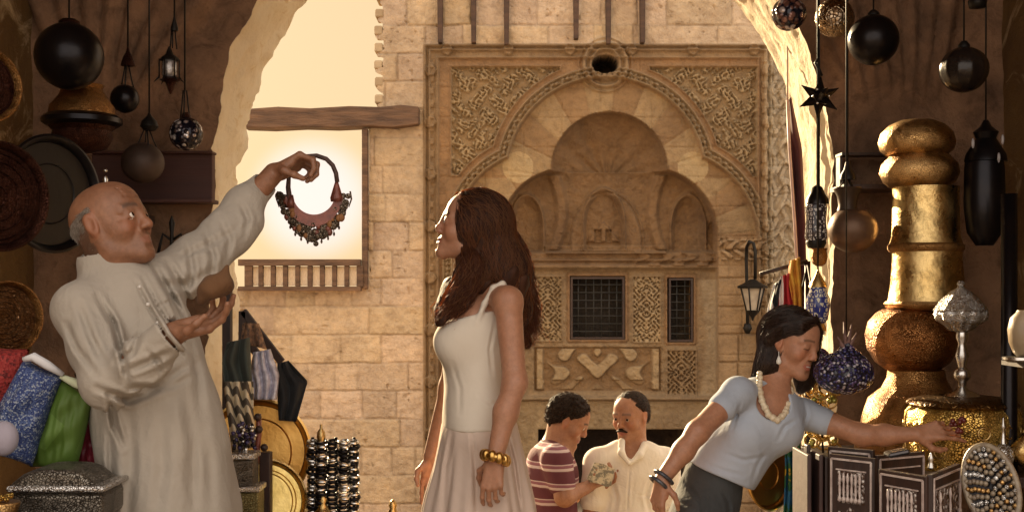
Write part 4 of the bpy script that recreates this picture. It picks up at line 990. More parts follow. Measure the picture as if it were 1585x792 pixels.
for k in range(7): gd.append([L_(.03, -.07, .03), W(722 + 3 * k, 400, -.11), W(722 + 2 * k, 440, -.12), W(704 + 2 * k, 470, -.12), W(676 + 3 * k, 500 - 2 * k, -.13)])
for k in range(9): gd.append([L_(-.08 + .006 * k, -.03 + .008 * k, .07), W(782 + 2 * k, 360, -.05 + .02 * k), W(792 + 3 * k, 410, -.04 + .02 * k), W(800 + 3 * k, 460, -.02 + .015 * k), W(804 + 3 * k, 505, .0 + .01 * k), W(808 + 3 * k, 545 + rg.uniform(-16, 8), .02)])
for k in range(4): gd.append([W(745, 400, .12), W(712 + 4 * k, 430, .14), W(690 + 5 * k, 470, .14), W(680 + 5 * k, 500, .14)])
HB2 = hair_mat('brown_hair_locks', (.13, .050, .022), (.040, .015, .008), .40, 60, (1, 1, .3), .5, .35, .35)
gd = gd[26:]
bx = (W(690, 530, -.2), W(830, 290, .05)); bx = (np.minimum(*bx), np.maximum(*bx))
def flow_w(p):
    q = (p - tH) @ MH; f = np.tile(A3(.10, -.02, -1), (len(p), 1)); top = np.clip((q[:, 2] - .0) / .08, 0, 1)[:, None]; f = f * (1 - top) + (A3(.75, -.35, -.45)) * top
    fr = ((p[:, 0] < W(735, 0)[0]) & (p[:, 2] < W(0, 420)[2]))[:, None]; return np.where(fr, A3(-.55, -.1, -.8), f)
HB3 = hair_mat('auburn_highlights', (.20, .095, .045), (.09, .040, .018), .35, 60, (1, 1, .3), .3, .4, .5)
surface_strands('hair_strands', hr, hair_mat('brown_hair_strands', (.085, .038, .020), (.026, .011, .007), .40, 60, (1, 1, .3), .5, .35, .35), wom, flow_w, bx, 3600, 20, .0075, .002, .0013, (.0060, 62), 2)
surface_strands('hair_highlights', hr, HB3, wom, flow_w, bx, 1300, 20, .0075, .0035, .0012, (.0070, 58), 5)
locks('hair_highlights', gd, HB3, wom, n_per=8, rad=.0013, spread=.0125, wave_=(.0120, 46), seed=11)
locks('hair_strands', gd, HB2, wom, n_per=44, rad=.0015, spread=.0105, wave_=(.0120, 46), seed=3)
# ---------------------------------------------------------------- woman in the pale blue T-shirt
Y0 = 4.3; W = lambda u, v, dy=0: P(u, v, Y0 + dy)
tou = person('smiling woman in a pale blue T-shirt leaning to reach the brass basket', P(1090, 1150, Y0) * (1, 1, 0) + (0, 0, -.25))
MH = frame((math.cos(.20) * math.cos(.78), -math.cos(.20) * math.sin(.78), -math.sin(.20)), (.16, 0, 1)); tH = W(1226, 530); sH = 1.0
body = place(head_local(fem=1, jaw=.92, nose=.88, lids=1.0, smile=2.4), MH, tH, sH)
body += [rc(tH + MH @ A3(-.03, 0, -.045), W(1192, 612), .048, .058, k=.03), ell(W(1178, 640), (.120, .095, .12), k=.05), rc(W(1170, 650), W(1100, 755), .098, .085, k=.05)]
s1, e1, w1 = W(1142, 606, -.10), W(1080, 668, -.22), W(1024, 742, -.26)
s2, e2, w2 = W(1243, 640, .06), W(1336, 673, -.02), W(1418, 672, -.12)
body += chain([W(1178, 612), s1, e1, (e1 * .6 + w1 * .4), w1], [.052, .045, .036, .034, .025], k=.025) + chain([W(1205, 622), s2, e2, (e2 * .6 + w2 * .4), w2], [.052, .044, .036, .034, .024], k=.025)
body += hand(w1, (-.12, 0, -1), (.9, .5, 0), -1, (.25, .3, .35, .4), .5, .92, spread=.06)
body += hand(w2, (.98, -.05, .16), (-.05, .75, -.5), 1, (.22, .38, .50, .55), .35, .95, spread=.10)
body += [ell(W(1095, 775), (.105, .09, .10), k=.05)] + legs(W(1088, 790), 1, -.25, s=.08)
V, Fq = nets(body, .0032); V = smooth_mesh(V, Fq, 2)
mesh_obj('body', V, Fq, SK_WOM, tou, face_attrs(V, MH, tH, sH, brow=.8, lipf=.9, browth=.0036, lash=.9))
mb = MB(); mb.ell(tH + sH * (MH @ A3(.0830, 0, -.0668)), (.0078, .017, .0036), R=MH); obj('teeth', mb, EYEW, tou)
BLUE = cloth('pale_blue_jersey', (.44, .49, .58), (.38, .43, .52), wr=16, bump=.4, sheen=.05); DENIM = cloth('grey_denim', (.062, .068, .072), (.035, .038, .042), wr=30, bump=.5)
ts = [ell(W(1180, 642), (.134, .112, .135), k=.05), rc(W(1172, 655), W(1100, 752), .118, .129, k=.05), ell(W(1212, 668, -.04), (.062, .062, .062), k=.05), ell(W(1155, 672, -.085), (.060, .060, .060), k=.05)]
ts += chain([W(1178, 616), s1 + (0, 0, -.004), s1 * .62 + e1 * .38], [.054, .051, .051], k=.03) + chain([W(1205, 628), s2, s2 * .66 + e2 * .34], [.054, .050, .049], k=.03)
sp_ = W(1102, 745) - W(1178, 640); sp_ /= np.linalg.norm(sp_)
ts += [plane(W(1104, 729), sp_ + (.12, 0, -.25), k=.006), ell(W(1198, 622, -.10), (.062, .11, .062), op='s', k=.008), rc(W(1196, 560), W(1200, 612), .06, .06, op='s', k=.008)]
ts += [plane(s1 * .63 + e1 * .37, e1 - s1, k=.004)] if False else []
cr = [([(1120, 700), (1150, 712), (1185, 706)], 3, .003), ([(1146, 622), (1140, 645), (1132, 668)], 2.5, .004), ([(1184, 700), (1172, 720), (1164, 745)], 3, .003), ([(1232, 650), (1215, 660), (1205, 680)], 3, .005), ([(1090, 715), (1120, 728), (1150, 735)], 3, .004), ([(1245, 622), (1250, 640), (1244, 660)], 2.4, .004)]
solid('t_shirt', ts, .004, BLUE, tou, disp=creases(cr, Y0 - .1, lambda p: .0022 * n3(p, 18, 3)), it=1)
jn = [rc(W(1104, 738), W(1088, 805), .106, .124, k=.04), plane(W(1108, 716), (-sp_), k=.006)]
for sg in (-1, 1): jn += chain([W(1085, 800, sg * .07), W(1082, 960, sg * .08), A3(W(1080, 0)[0], Y0 + sg * .085, -.20)], [.098, .075, .062], k=.03)
solid('jeans', jn, .005, DENIM, tou, disp=creases([([(1060, 745), (1085, 775), (1090, 800)], 3, .007), ([(1120, 760), (1128, 780), (1130, 800)], 3, .007), ([(1040, 770), (1060, 780), (1080, 780)], 3, .005)], Y0 - .1, lambda p: .003 * n3(p, 24)), it=1)
HK = hair_mat('black_hair', (.028, .012, .009), (.008, .004, .004), .34, 60, (1, 1, .2), .7)
L_ = lambda x, y, z: tH + sH * (MH @ A3(x, y, z))
hr = [ell(L_(-.022, 0, .034), (.104, .085, .092), R=MH, k=.03), rc(L_(-.055, -.01, .0), W(1194, 562, .01), .064, .050, k=.04), rc(W(1194, 560, .01), W(1172, 592, .02), .046, .026, k=.03),
      rc(L_(-.01, .062, .0), W(1246, 588, .10), .042, .034, k=.03), rc(W(1246, 580, .10), W(1240, 602, .08), .030, .014, k=.02),
      Pr(lambda p: -(((p - tH) @ MH / sH)[:, 0] - .046 - .50 * np.clip(((p - tH) @ MH / sH)[:, 2] - .0, -.02, .2) + 1.5 * np.clip(((p - tH) @ MH / sH)[:, 1] * 0 + np.abs(((p - tH) @ MH / sH)[:, 1]) * 1.0 - .03, 0, .1) * (((p - tH) @ MH / sH)[:, 2] > .02) * .10), L_(.1, 0, 0), .22, 's', .008),
      ell(L_(.004, -.086, -.006), (.034, .028, .036), op='s', k=.008), ell(L_(.034, -.078, .004), (.036, .028, .036), op='s', k=.008)]
hr += [rc(L_(.066, -.012, .092), L_(.050, -.058, .062), .013, .017, k=.012), rc(L_(.050, -.058, .062), L_(.010, -.082, .040), .017, .018, k=.012), rc(L_(.010, -.082, .040), L_(-.035, -.080, .005), .018, .020, k=.012), rc(L_(.066, .008, .092), L_(.056, .060, .050), .013, .016, k=.012), rc(L_(.056, .060, .050), W(1258, 560, .10), .016, .014, k=.012)]
solid('hair', hr, .004, HK, tou, disp=lambda p: .0020 * np.sin(((p - tH) @ MH)[:, 0] * 260 + 3 * n3(p, 12)) + .002 * n3(p, 40), it=1)
gd = []
for k in range(16):
    a = k / 15; gd.append([L_(.072 - .10 * a, -.005, .108), L_(.050 - .11 * a, -.062, .078 - .02 * a), L_(.004 - .07 * a, -.088, .046 - .02 * a), L_(-.050 - .035 * a, -.072 + .03 * a, -.020), W(1196 - 18 * a, 556 + 14 * a, -.05 + .04 * a), W(1182 - 16 * a, 590 + 8 * a, -.05 + .06 * a)])
for k in range(5): gd.append([L_(.06, .04, .09), L_(.045, .078, .03), W(1256, 565, .10), W(1244 + 2 * k, 604, .07)])
gd = gd[16:]
bx = (W(1165, 600, -.15), W(1275, 470, .12)); bx = (np.minimum(*bx), np.maximum(*bx))
def flow_t(p):
    q = (p - tH) @ MH; f = (MH @ A3(-.80, 0, -.10))[None] * np.clip((q[:, 2] + .02) / .08, 0, 1)[:, None] + A3(-.30, 0, -.95) * np.clip(1 - (q[:, 2] + .02) / .08, 0, 1)[:, None]; return f - (MH[:, 1])[None] * (q[:, 1] < 0)[:, None] * np.clip(q[:, 2] / .1, 0, 1)[:, None] * .9
surface_strands('hair_sheen_strands', hr, hair_mat('black_hair_sheen', (.060, .030, .020), (.015, .008, .006), .22, 60, (1, 1, .3), .4, .5, .15), tou, flow_t, bx, 3200, 16, .0065, .0015, .0010, (.0006, 40), 4)
locks('hair_strands', gd, hair_mat('black_hair_strands', (.055, .026, .018), (.015, .007, .006), .25, 60, (1, 1, .3), .5, .5, .2), tou, n_per=26, rad=.0012, spread=.007, wave_=(.003, 25), seed=8)
IVORY = simple('ivory_beads', (.80, .70, .52), (.62, .50, .34), 60, .35, bump=.2)
mb = MB(); pth = [W(1176, 578, -.075), W(1175, 600, -.095), W(1180, 622, -.115), W(1190, 642, -.125), W(1203, 650, -.125), W(1215, 640, -.10), W(1222, 618, -.05), W(1224, 602, -.01)]
tt = np.linspace(0, 7, 27); pp = [np.array([np.interp(t, range(8), [q[i] for q in pth]) for i in range(3)]) for t in tt]
for i, q in enumerate(pp): mb.ell(q, .0125 if i % 2 else .0105, 10, 8)
obj('necklace', mb, IVORY, tou)
mb = MB(); c = L_(.006, -.082, -.036); mb.tube([c, c + (0, 0, -.014)], .0012, 6); mb.lathe(c + (0, 0, -.042), [(.0005, -.004), (.008, 0), (.0095, .008), (.005, .02), (.0006, .03)], 12); obj('earring', mb, simple('pearl_white', (.85, .82, .76), (.75, .72, .66), 10, .2, bump=0), tou)
for k in range(2):
    ax = (w1 - e1) / np.linalg.norm(w1 - e1); x = np.cross(ax, (0, 1, 0)); x /= np.linalg.norm(x); y = np.cross(ax, x); c = w1 - ax * (.012 - .026 * k); mb = MB()
    mb.tube([c + .034 * (math.cos(a) * x + math.sin(a) * y) for a in np.linspace(0, 2 * PI, 25)[:-1]], .0065, 8, closed=True); obj('bracelet', mb, simple('grey_beads', (.14, .15, .17), (.05, .05, .06), 90, .3, metal=.6), tou)
# ---------------------------------------------------------------- two men talking on the street
Y0 = 6.1; W = lambda u, v, dy=0: P(u, v, Y0 + dy)
m1 = person('man in a maroon and white striped polo shirt looking down at a paper', W(860, 1134) * (1, 1, 0) + (0, 0, -.85))
MH = frame((.86, -.10, -.40)); tH = W(880, 650); sH = 1.04
body = place(head_local(), MH, tH, sH) + [rc(tH + MH @ A3(-.035, 0, -.04), W(858, 700), .056, .062, k=.03), ell(W(855, 735), (.12, .16, .17), k=.06), ell(W(857, 800), (.11, .15, .2), k=.06)]
s1, e1, w1 = W(862, 712, -.17), W(874, 768, -.22), W(912, 752, -.12)
body += chain([W(857, 705, -.05), s1, e1, w1], [.06, .055, .045, .03], k=.03) + chain([W(858, 708, .05), W(866, 715, .17), W(885, 765, .20), W(918, 750, .05)], [.06, .05, .042, .03], k=.03)
body += hand(w1, (.85, .1, .35), (-.3, .5, .8), -1, (.5, .5, .55, .6), .8, .95) + hand(W(918, 750, .05), (.8, -.3, .1), (0, -.2, 1), 1, .5, .8, .95)
body += legs(W(857, 850), 1, -.85)
V, Fq = nets(body, .0045); V = smooth_mesh(V, Fq, 2); mesh_obj('body', V, Fq, SK_DRK, m1, face_attrs(V, MH, tH, sH)); eyes(m1, MH, tH, sH, (1, 0, -.4))
M = Mat('striped_jersey'); z = M.n('ShaderNodeSeparateXYZ'); M.l(M.co, z.inputs[0]); zz = M.math('ADD', z.outputs[2], M.math('MULTIPLY', M.noise(3), .03)); fr = M.math('FRACT', M.math('MULTIPLY', zz, 11.5))
c = M.ramp(fr, [(0, (.13, .035, .05)), (.50, (.17, .055, .07)), (.56, (.62, .50, .50)), (.66, (.66, .55, .55)), (.70, (.28, .11, .15)), (.80, (.30, .13, .17)), (.86, (.62, .5, .5)), (.92, (.13, .035, .05))], 'CONSTANT'); M.base(c); M.set(Roughness=.85); M.bump(M.noise(14), .4, .012)
sh = [ell(W(854, 738), (.132, .175, .18), k=.06), ell(W(857, 800), (.122, .165, .2), k=.06), rc(W(857, 700), W(850, 712), .085, .10, k=.04), plane(W(0, 850), (0, 0, -1), k=.01), ell(tH + MH @ A3(-.01, 0, -.05), (.075, .075, .075), op='s', k=.01)]
sh += chain([W(857, 708, -.06), s1, s1 * .35 + e1 * .65], [.07, .072, .066], k=.03) + chain([W(858, 708, .06), W(866, 715, .17), W(878, 745, .19)], [.07, .068, .06], k=.03)
solid('polo_shirt', sh, .006, M.m, m1, disp=lambda p: .004 * n3(p, 16)); 
solid('collar', [rc(W(866, 690), W(857, 697), .072, .078, k=.01, sq=(A3(0, 1, 0), 1.1)), plane(W(868, 692) + (0, 0, .005), (.35, 0, 1), k=.006), rc(W(880, 670), W(862, 700), .056, .062, op='s', k=.004)], .005, cloth('white_collar', (.70, .60, .56)), m1)
tr = [rc(W(857, 835), W(857, 870), .125, .12, k=.04, sq=(A3(0, 1, 0), 1.2))]
for sg in (-1, 1): tr += chain([W(857, 880, sg * .08), W(857, 1000, sg * .09), A3(W(857, 0)[0], Y0 + sg * .09, -.80)], [.1, .08, .07], k=.03)
solid('trousers', tr, .008, DENIM, m1)
HS = hair_mat('dark_curls', (.030, .016, .010), (.010, .006, .004), .45, 120, (1, 1, 1), 1.0)
def short_hair(name, parent, M_, t_, s_, front=.055, low=-.045, d=.006, grow=0.010):
    hl = [ell((-.014, 0, .032), (.093 + grow, .076 + grow * .8, .083 + grow), k=.01), ell((-.035, 0, -.015), (.066, .070, .060), k=.03),
          Pr(lambda p: -(p[:, 0] - front - .35 * (p[:, 2] - .07) + .9 * np.clip(.060 - p[:, 2], 0, .1)), (0, 0, 0), .3, 's', .008), plane((0, 0, low), (.35, 0, -1), k=.01), ell((.000, .08, -.010), (.022, .03, .036), op='s', k=.004), ell((.000, -.08, -.010), (.022, .03, .036), op='s', k=.004)]
    return solid(name, place(hl, M_, t_, s_), .0038, HS, parent, disp=lambda p: d * n3(p, 75) * .6 + d * .5 * n3(p, 150, 4), it=1)
short_hair('hair', m1, MH, tH, sH, front=.070, d=.007, grow=.014)
HM = hair_mat('dark_curl_strands', (.06, .03, .018), (.015, .008, .006), .3, 120, (1, 1, 1), .5, .4, .2)
fuzz('curls', place([ell((-.014, 0, .032), (.105, .086, .096)), ell((-.035, 0, -.015), (.070, .074, .064), k=.03)], MH, tH, sH), MH, tH, sH, lambda q: (q[:, 0] < .068 + .35 * (q[:, 2] - .07) - .9 * np.clip(.060 - q[:, 2], 0, .1)) & (q[:, 2] > -.05) & ~((np.abs(q[:, 1]) > .06) & (np.abs(q[:, 0]) < .024) & (q[:, 2] < .03)), HM, m1, 3500, .022, .0012, (-.3, 0, -.4), .6, .5)
m2 = person('man with a dark moustache in an open-collared white shirt', W(977, 1134, .1) * (1, 1, 0) + (0, 0, -.85))
MH = frame((-.60, -.78, -.06)); tH = W(976, 644, .1); sH = 1.04
body = place(head_local(fat=0, smile=2.2, lids=.35), MH, tH, sH) + [rc(tH + MH @ A3(-.03, 0, -.045), W(980, 700, .1), .060, .068, k=.03), ell(W(978, 740, .1), (.155, .11, .17), k=.06), ell(W(976, 810, .1), (.15, .12, .2), k=.06)]
s1, e1, w1 = W(928, 716, .08), W(915, 800, .02), W(925, 870, -.08); s2 = W(1028, 716, .14); e2 = W(1040, 800, .14); w2 = W(1035, 880, .04)
body += chain([W(960, 705, .1), s1, e1, w1], [.06, .055, .043, .03], k=.03) + chain([W(1000, 705, .1), s2, e2, w2], [.06, .055, .043, .03], k=.03)
body += hand(w1, (0, -.3, -1), (1, 0, 0), -1, .4, .5, .95) + hand(w2, (0, -.2, -1), (-1, 0, 0), 1, .4, .5, .95) + legs(W(977, 850, .1), -1, -.85)
V, Fq = nets(body, .0045); V = smooth_mesh(V, Fq, 2); mesh_obj('body', V, Fq, SK_DRK, m2, face_attrs(V, MH, tH, sH, brow=.6, browth=.0055)); eyes(m2, MH, tH, sH, (1, .2, 0))
short_hair('hair', m2, MH, tH, sH, front=.052, d=.004, grow=.008)
fuzz('hair_strands', place([ell((-.014, 0, .032), (.101, .083, .091)), ell((-.035, 0, -.015), (.068, .072, .062), k=.03)], MH, tH, sH), MH, tH, sH, lambda q: (q[:, 0] < .050 + .35 * (q[:, 2] - .07) - .9 * np.clip(.060 - q[:, 2], 0, .1)) & (q[:, 2] > -.05) & ~((np.abs(q[:, 1]) > .06) & (np.abs(q[:, 0]) < .024) & (q[:, 2] < .03)), HM, m2, 3500, .018, .0010, (-.8, 0, -.2), .25, .1)
solid('moustache', place([rc((.094, .0, -.052), (.081, .027, -.063), .0085, .0045, k=.004), rc((.094, .0, -.052), (.081, -.027, -.063), .0085, .0045, k=.004)], MH, tH, sH), .0025, HS, m2, disp=lambda p: .0015 * n3(p, 300))
WHITE = cloth('white_cotton', (.86, .82, .75), (.80, .76, .69), wr=12, bump=.5, bd=.012)
sh = [ell(W(978, 742, .1), (.170, .122, .185), k=.06), ell(W(975, 808, .08), (.172, .140, .19), k=.06), rc(W(958, 705, .1), W(1000, 705, .1), .070, .070, k=.05), plane(W(0, 860), (0, 0, -1), k=.01), ell(W(978, 690, .04), (.050, .10, .062), op='s', k=.01), rc(W(975, 690, -.02), W(972, 722, -.06), .040, .010, op='s', k=.01)]
sh += chain([W(960, 706, .1), s1, s1 * .3 + e1 * .7], [.075, .078, .07], k=.03) + chain([W(1000, 706, .1), s2, s2 * .3 + e2 * .7], [.075, .078, .07], k=.03)
sh += chain([W(962, 683, .02), W(962, 700, -.045), W(972, 716, -.065)], [.016, .018, .008], k=.012) + chain([W(998, 688, .03), W(990, 704, -.03), W(975, 716, -.06)], [.018, .018, .008], k=.012)
solid('shirt', sh, .0055, WHITE, m2, disp=creases([([(975, 722), (972, 760), (970, 800)], 1.4, .006), ([(945, 740), (955, 770), (950, 795)], 3, .01), ([(1010, 735), (1000, 765), (1005, 795)], 3, .01), ([(985, 765), (1010, 768), (1030, 766)], 1.5, .006)], Y0, lambda p: .004 * n3(p, 13, 6)), it=1)
tr = [rc(W(977, 850, .1), W(977, 880, .1), .135, .12, k=.04, sq=(A3(0, 1, 0), .9))]
for sg in (-1, 1): tr += chain([W(977 + sg * 25, 880, .1), W(977 + sg * 27, 1000, .1), A3(W(977 + sg * 27, 0)[0], Y0 + .1, -.80)], [.1, .08, .07], k=.03)
solid('trousers', tr, .008, cloth('tan_trousers', (.22, .17, .11)), m2)
# the paper the striped man reads
mb = MB(); c = W(930, 733, -.14); ux = np.array([.93, .1, -.22]); ux /= np.linalg.norm(ux); uy = np.array([.20, .30, .92]); uy -= ux * (uy @ ux); uy /= np.linalg.norm(uy)
o2 = [(-.056, -.045), (.050, -.052), (.062, .030), (.004, .050), (-.044, .042)]
for k, (dx, rot) in enumerate([(0, 0), (.004, .10), (-.004, -.12)]):
    cs_, sn = math.cos(rot), math.sin(rot); mb.prism([(x * cs_ - y * sn + dx, x * sn + y * cs_) for x, y in o2], c + np.cross(ux, uy) * .004 * k, ux, uy, .0018)
M = Mat('printed_paper'); M.base(M.ramp(M.noise(36, 4, .7), [(.46, (.62, .55, .40)), (.54, (.22, .20, .15))])); M.set(Roughness=.7)
tag(obj('folded_paper', mb, M.m, smooth=False), 'crumpled printed paper held by the man in the striped shirt', 'paper')
# ================================================================ wares: left side
def vz(x, y=4.5): return 2.95 + .55 * math.sqrt(max(0, 1 - (x / 2.1) ** 2)) + .02
def prof(Y, ax, pts):
    """pts: (v, radius px) measured in the photo at depth Y; returns radius / height pairs relative to v=ax"""
    return [(max(.0004, S(r, Y)), S(ax - v, Y)) for v, r in pts]
def ballprof(Y, v, r, n=14, flat=1.0, neck=0.12): return [(v - flat * r * math.cos(PI * i / n), max(r * neck, r * math.sin(PI * i / n))) for i in range(n + 1)][::-1]
def cord(t, u, v, Y, mat=None, u2=None):
    a = P(u, v, Y); x = a[0]; mb = MB(); mb.tube([a, (x, Y, vz(x))], .0035, 6); return obj('cord', mb, mat or IRON, t)
def chains(t, u, v0, v1, r, Y, n=3, mat=None):
    for k in range(n):
        a = 2 * PI * (k + .3) / n; mb = MB(); A = P(u, v0, Y) + (S(3, Y) * math.cos(a), S(3, Y) * math.sin(a), 0); B = P(u, v1, Y) + (S(r, Y) * math.cos(a), S(r, Y) * math.sin(a), 0)
        mb.tube([A, A * .5 + B * .5 + (0, 0, -.004), B], .003, 5); obj('chain', mb, mat or IRON, t)
def lathe_part(name, t, u, Y, pts, mat, n=36, ribs=0, ribamp=0):
    v0 = pts[0][0]; mb = MB(); q = prof(Y, v0, pts); q = q[::-1] if q[0][1] > q[-1][1] else q
    mb.lathe(P(u, v0, Y), q, n, ribs=ribs, ribamp=ribamp); return obj(name, mb, mat, t, sharp=50)
G_HL = 'lamps hanging on the left of the passage'; G_HR = 'lamps hanging on the right of the passage'
t = thing('hanging_globe', 'large black metal globe, biggest of the lamps hanging above the balding man', 'lamp', P(107, 140, 4.3), G_HL)
lathe_part('globe', t, 107, 4.3, ballprof(4.3, 87, 52, 20), BLKMET); lathe_part('collar', t, 107, 4.3, [(30, 10), (34, 16), (38, 14)], DKCOPPER, 24); cord(t, 107, 32, 4.3)
t = thing('hanging_urn', 'squat dark copper urn with a shiny black band under the large black globe', 'urn', P(127, 236, 4.5), G_HL)
lathe_part('body', t, 127, 4.5, [(236, 14), (230, 36), (214, 46), (203, 44), (196, 50)], DKCOPPER); lathe_part('band', t, 127, 4.5, [(196, 52), (191, 60), (184, 60), (178, 52)], BLKMET)
lathe_part('shoulder', t, 127, 4.5, [(178, 50), (165, 48), (150, 36), (138, 30), (132, 33)], COPPER)
t = thing('hanging_lamp', 'small dark ball lamp hung by chains from a pointed cap', 'lamp', P(194, 176, 4.7), G_HL)
lathe_part('globe', t, 193, 4.7, ballprof(4.7, 153, 22), BLKMET); lathe_part('cap', t, 198, 4.7, [(102, 11), (97, 10), (88, 7), (80, 3), (72, 1)], DKCOPPER, 16); chains(t, 196, 100, 140, 12, 4.7); cord(t, 198, 74, 4.7)
t = thing('hanging_lantern', 'small silvery glass lantern with spiky iron trim', 'lantern', P(264, 138, 4.7), G_HL)
lathe_part('glass', t, 262, 4.7, [(120, 9), (116, 12), (96, 12), (92, 9)], simple('lantern_glass', (.55, .52, .50), (.16, .14, .14), 70, .15, metal=.6, bump=.3), 6)
lathe_part('cap', t, 262, 4.7, [(94, 16), (90, 14), (84, 6), (78, 4), (72, 1)], IRON, 6); lathe_part('base', t, 264, 4.7, [(146, 1), (140, 4), (128, 8), (124, 18), (120, 12)], DKCOPPER, 6)
for k in range(6):
    a = PI * k / 3 + .3; mb = MB(); c = P(262, 120, 4.7); r = S(15, 4.7); q = c + (r * math.cos(a), r * math.sin(a), 0); mb.tube([q, q + (0, 0, S(28, 4.7))], .003, 5); mb.tube([q, q + (S(8, 4.7) * math.cos(a), S(8, 4.7) * math.sin(a), -.02)], [.005, .001], 5); obj('bar', mb, IRON, t)
chains(t, 268, 48, 76, 6, 4.7); lathe_part('ring', t, 270, 4.7, [(48, 6), (44, 6), (30, 2), (24, 1)], IRON, 12); cord(t, 270, 26, 4.7)
t = thing('mosaic_lamp', 'silver and black mosaic ball lamp beside the plaster arch', 'lamp', P(289, 234, 4.8), G_HL)
SBEAD = beaded('silver_black_mosaic', [(.75, .70, .68), (.10, .07, .07), (.5, .42, .40), (.03, .02, .02)], 55, rough=.15, metal=.5)
lathe_part('globe', t, 288, 4.8, ballprof(4.8, 207, 26), SBEAD); lathe_part('collar', t, 288, 4.8, [(184, 9), (178, 7), (174, 4)], DKCOPPER, 16); chains(t, 286, 140, 182, 8, 4.8); cord(t, 286, 142, 4.8)
t = thing('bowl_lamp', 'dull brown bowl lamp on four chains in front of the reddish plank', 'lamp', P(221, 284, 4.8), G_HL)
lathe_part('bowl', t, 221, 4.8, ballprof(4.8, 252, 33, flat=.95), simple('dull_brown_metal', (.075, .045, .032), (.05, .03, .022), 8, .6, metal=.3)); lathe_part('cap', t, 231, 4.8, [(202, 9), (196, 14), (188, 12), (180, 4), (174, 1)], IRON, 16); chains(t, 227, 198, 234, 18, 4.8, 4); cord(t, 231, 176, 4.8)
PLANK = simple('reddish_painted_wood', (.085, .032, .024), (.055, .022, .018), 3, .7, bump=.5, bscale=14, stretch=(.3, 1, 6))
mb = MB(); mb.box(P(238, 276, 5.12), (S(186, 5.12), .05, S(74, 5.12))); mb.box(P(238, 312, 5.08), (S(190, 5.1), .12, S(6, 5.1))); mb.box(P(238, 237, 5.10), (S(188, 5.1), .08, S(4, 5.1)))
tag(obj('plank_panel', mb, PLANK, smooth=False, bevel=.004), 'reddish wooden panel on the dark wall behind the balding man', 'panel')
t = thing('silver_finial', 'thin silver finial with a ball tip standing up behind the balding head', 'finial', P(163, 300, 4.6)); lathe_part('spire', t, 163, 4.6, [(330, 12), (322, 9), (300, 4), (284, 3), (278, 4.5), (272, 2)], SILVER_PL, 14); mb = MB(); mb.ell(P(163, 264, 4.6), S(3.4, 4.6), 12, 8); obj('ball', mb, SILVER_PL, t)
mb = MB(); mb.box(P(163, 334, 4.85), (S(90, 4.85), .55, .03)); tag(obj('wall_shelf', mb, DKWOOD, smooth=False), 'dark little wall shelf behind the balding man', 'shelf')
t = thing('candle_holder', 'small iron candle holder with crossed arms by the man\'s chin', 'candle holder', P(266, 400, 4.9))
lathe_part('stem', t, 266, 4.9, [(400, 12), (396, 4), (360, 3), (345, 5), (334, 1)], IRON, 12)
for k in (-1, 1):
    mb = MB(); mb.tube([P(266, 372, 4.9), P(266 + 14 * k, 362, 4.9), P(266 + 18 * k, 378, 4.9), P(266 + 22 * k, 395, 4.9)], .006, 6); obj('arm', mb, IRON, t)
mb = MB(); mb.box(P(255, 404, 4.95), (S(150, 4.95), .45, .035)); tag(obj('wall_shelf', mb, DKWOOD, smooth=False), 'long dark shelf carrying the iron candle holder', 'shelf')
# round trays on the left wall
def tray(name, label, cat, u, v, Y, r, n_, mats, rings=(.30, .55, .80), depth=.02, grp=None, dish=1):
    t = thing(name, label, cat, P(u, v, Y) + (0, 0, -S(r, Y)), grp); R = S(r, Y); n_ = np.array(n_, float); n_ /= np.linalg.norm(n_); c = P(u, v, Y)
    pr_ = [(.0005, 0)]
    for q in rings: pr_ += [(R * (q - .015), 0), (R * q, .004), (R * (q + .015), 0)]
    pr_ += [(R * .86, 0)]; mb = MB(); mb.lathe(c, pr_ + [(R * .86, -.006), (.0005, -.006)], 64, axis=n_); obj('plate', mb, mats[0], t, sharp=30)
    mb = MB(); mb.lathe(c, [(R * .86, -.004), (R * .89, depth * .6), (R * .96, depth), (R, depth * .9), (R, depth * .6), (R * .90, -.010), (R * .86, -.010)], 64, axis=n_, closed=True); obj('rim', mb, mats[1], t, sharp=40); return t
G_T = 'round metal trays on the ochre wall'
tray('round_tray', 'large dark copper tray at the left edge, level with the balding head', 'tray', -6, 304, 3.55, 86, (.80, -.60, 0), (DKCOPPER, DKCOPPER), (.2, .45, .62, .78), grp=G_T)
tray('round_tray', 'copper tray with bright concentric rings above the red cushion', 'tray', 8, 492, 3.5, 58, (.76, -.65, 0), (engraved('ringed_copper', (.32, .18, .09), (.16, .08, .04), 140, .35, .8), COPPER), (.14, .28, .42, .56, .70), grp=G_T)
tray('round_tray', 'small dark tray cut by the photo edge at upper left', 'tray', -24, 132, 3.6, 58, (.80, -.60, 0), (DKCOPPER, COPPER), grp=G_T)
tray('oval_tray', 'black lacquer tray standing between the copper tray and the balding head', 'tray', 77, 300, 3.95, 92, (.86, -.50, 0), (simple('black_lacquer_tray', (.010, .008, .008), rough=.4, bump=.2), BLKMET), (.5,), grp=G_T)
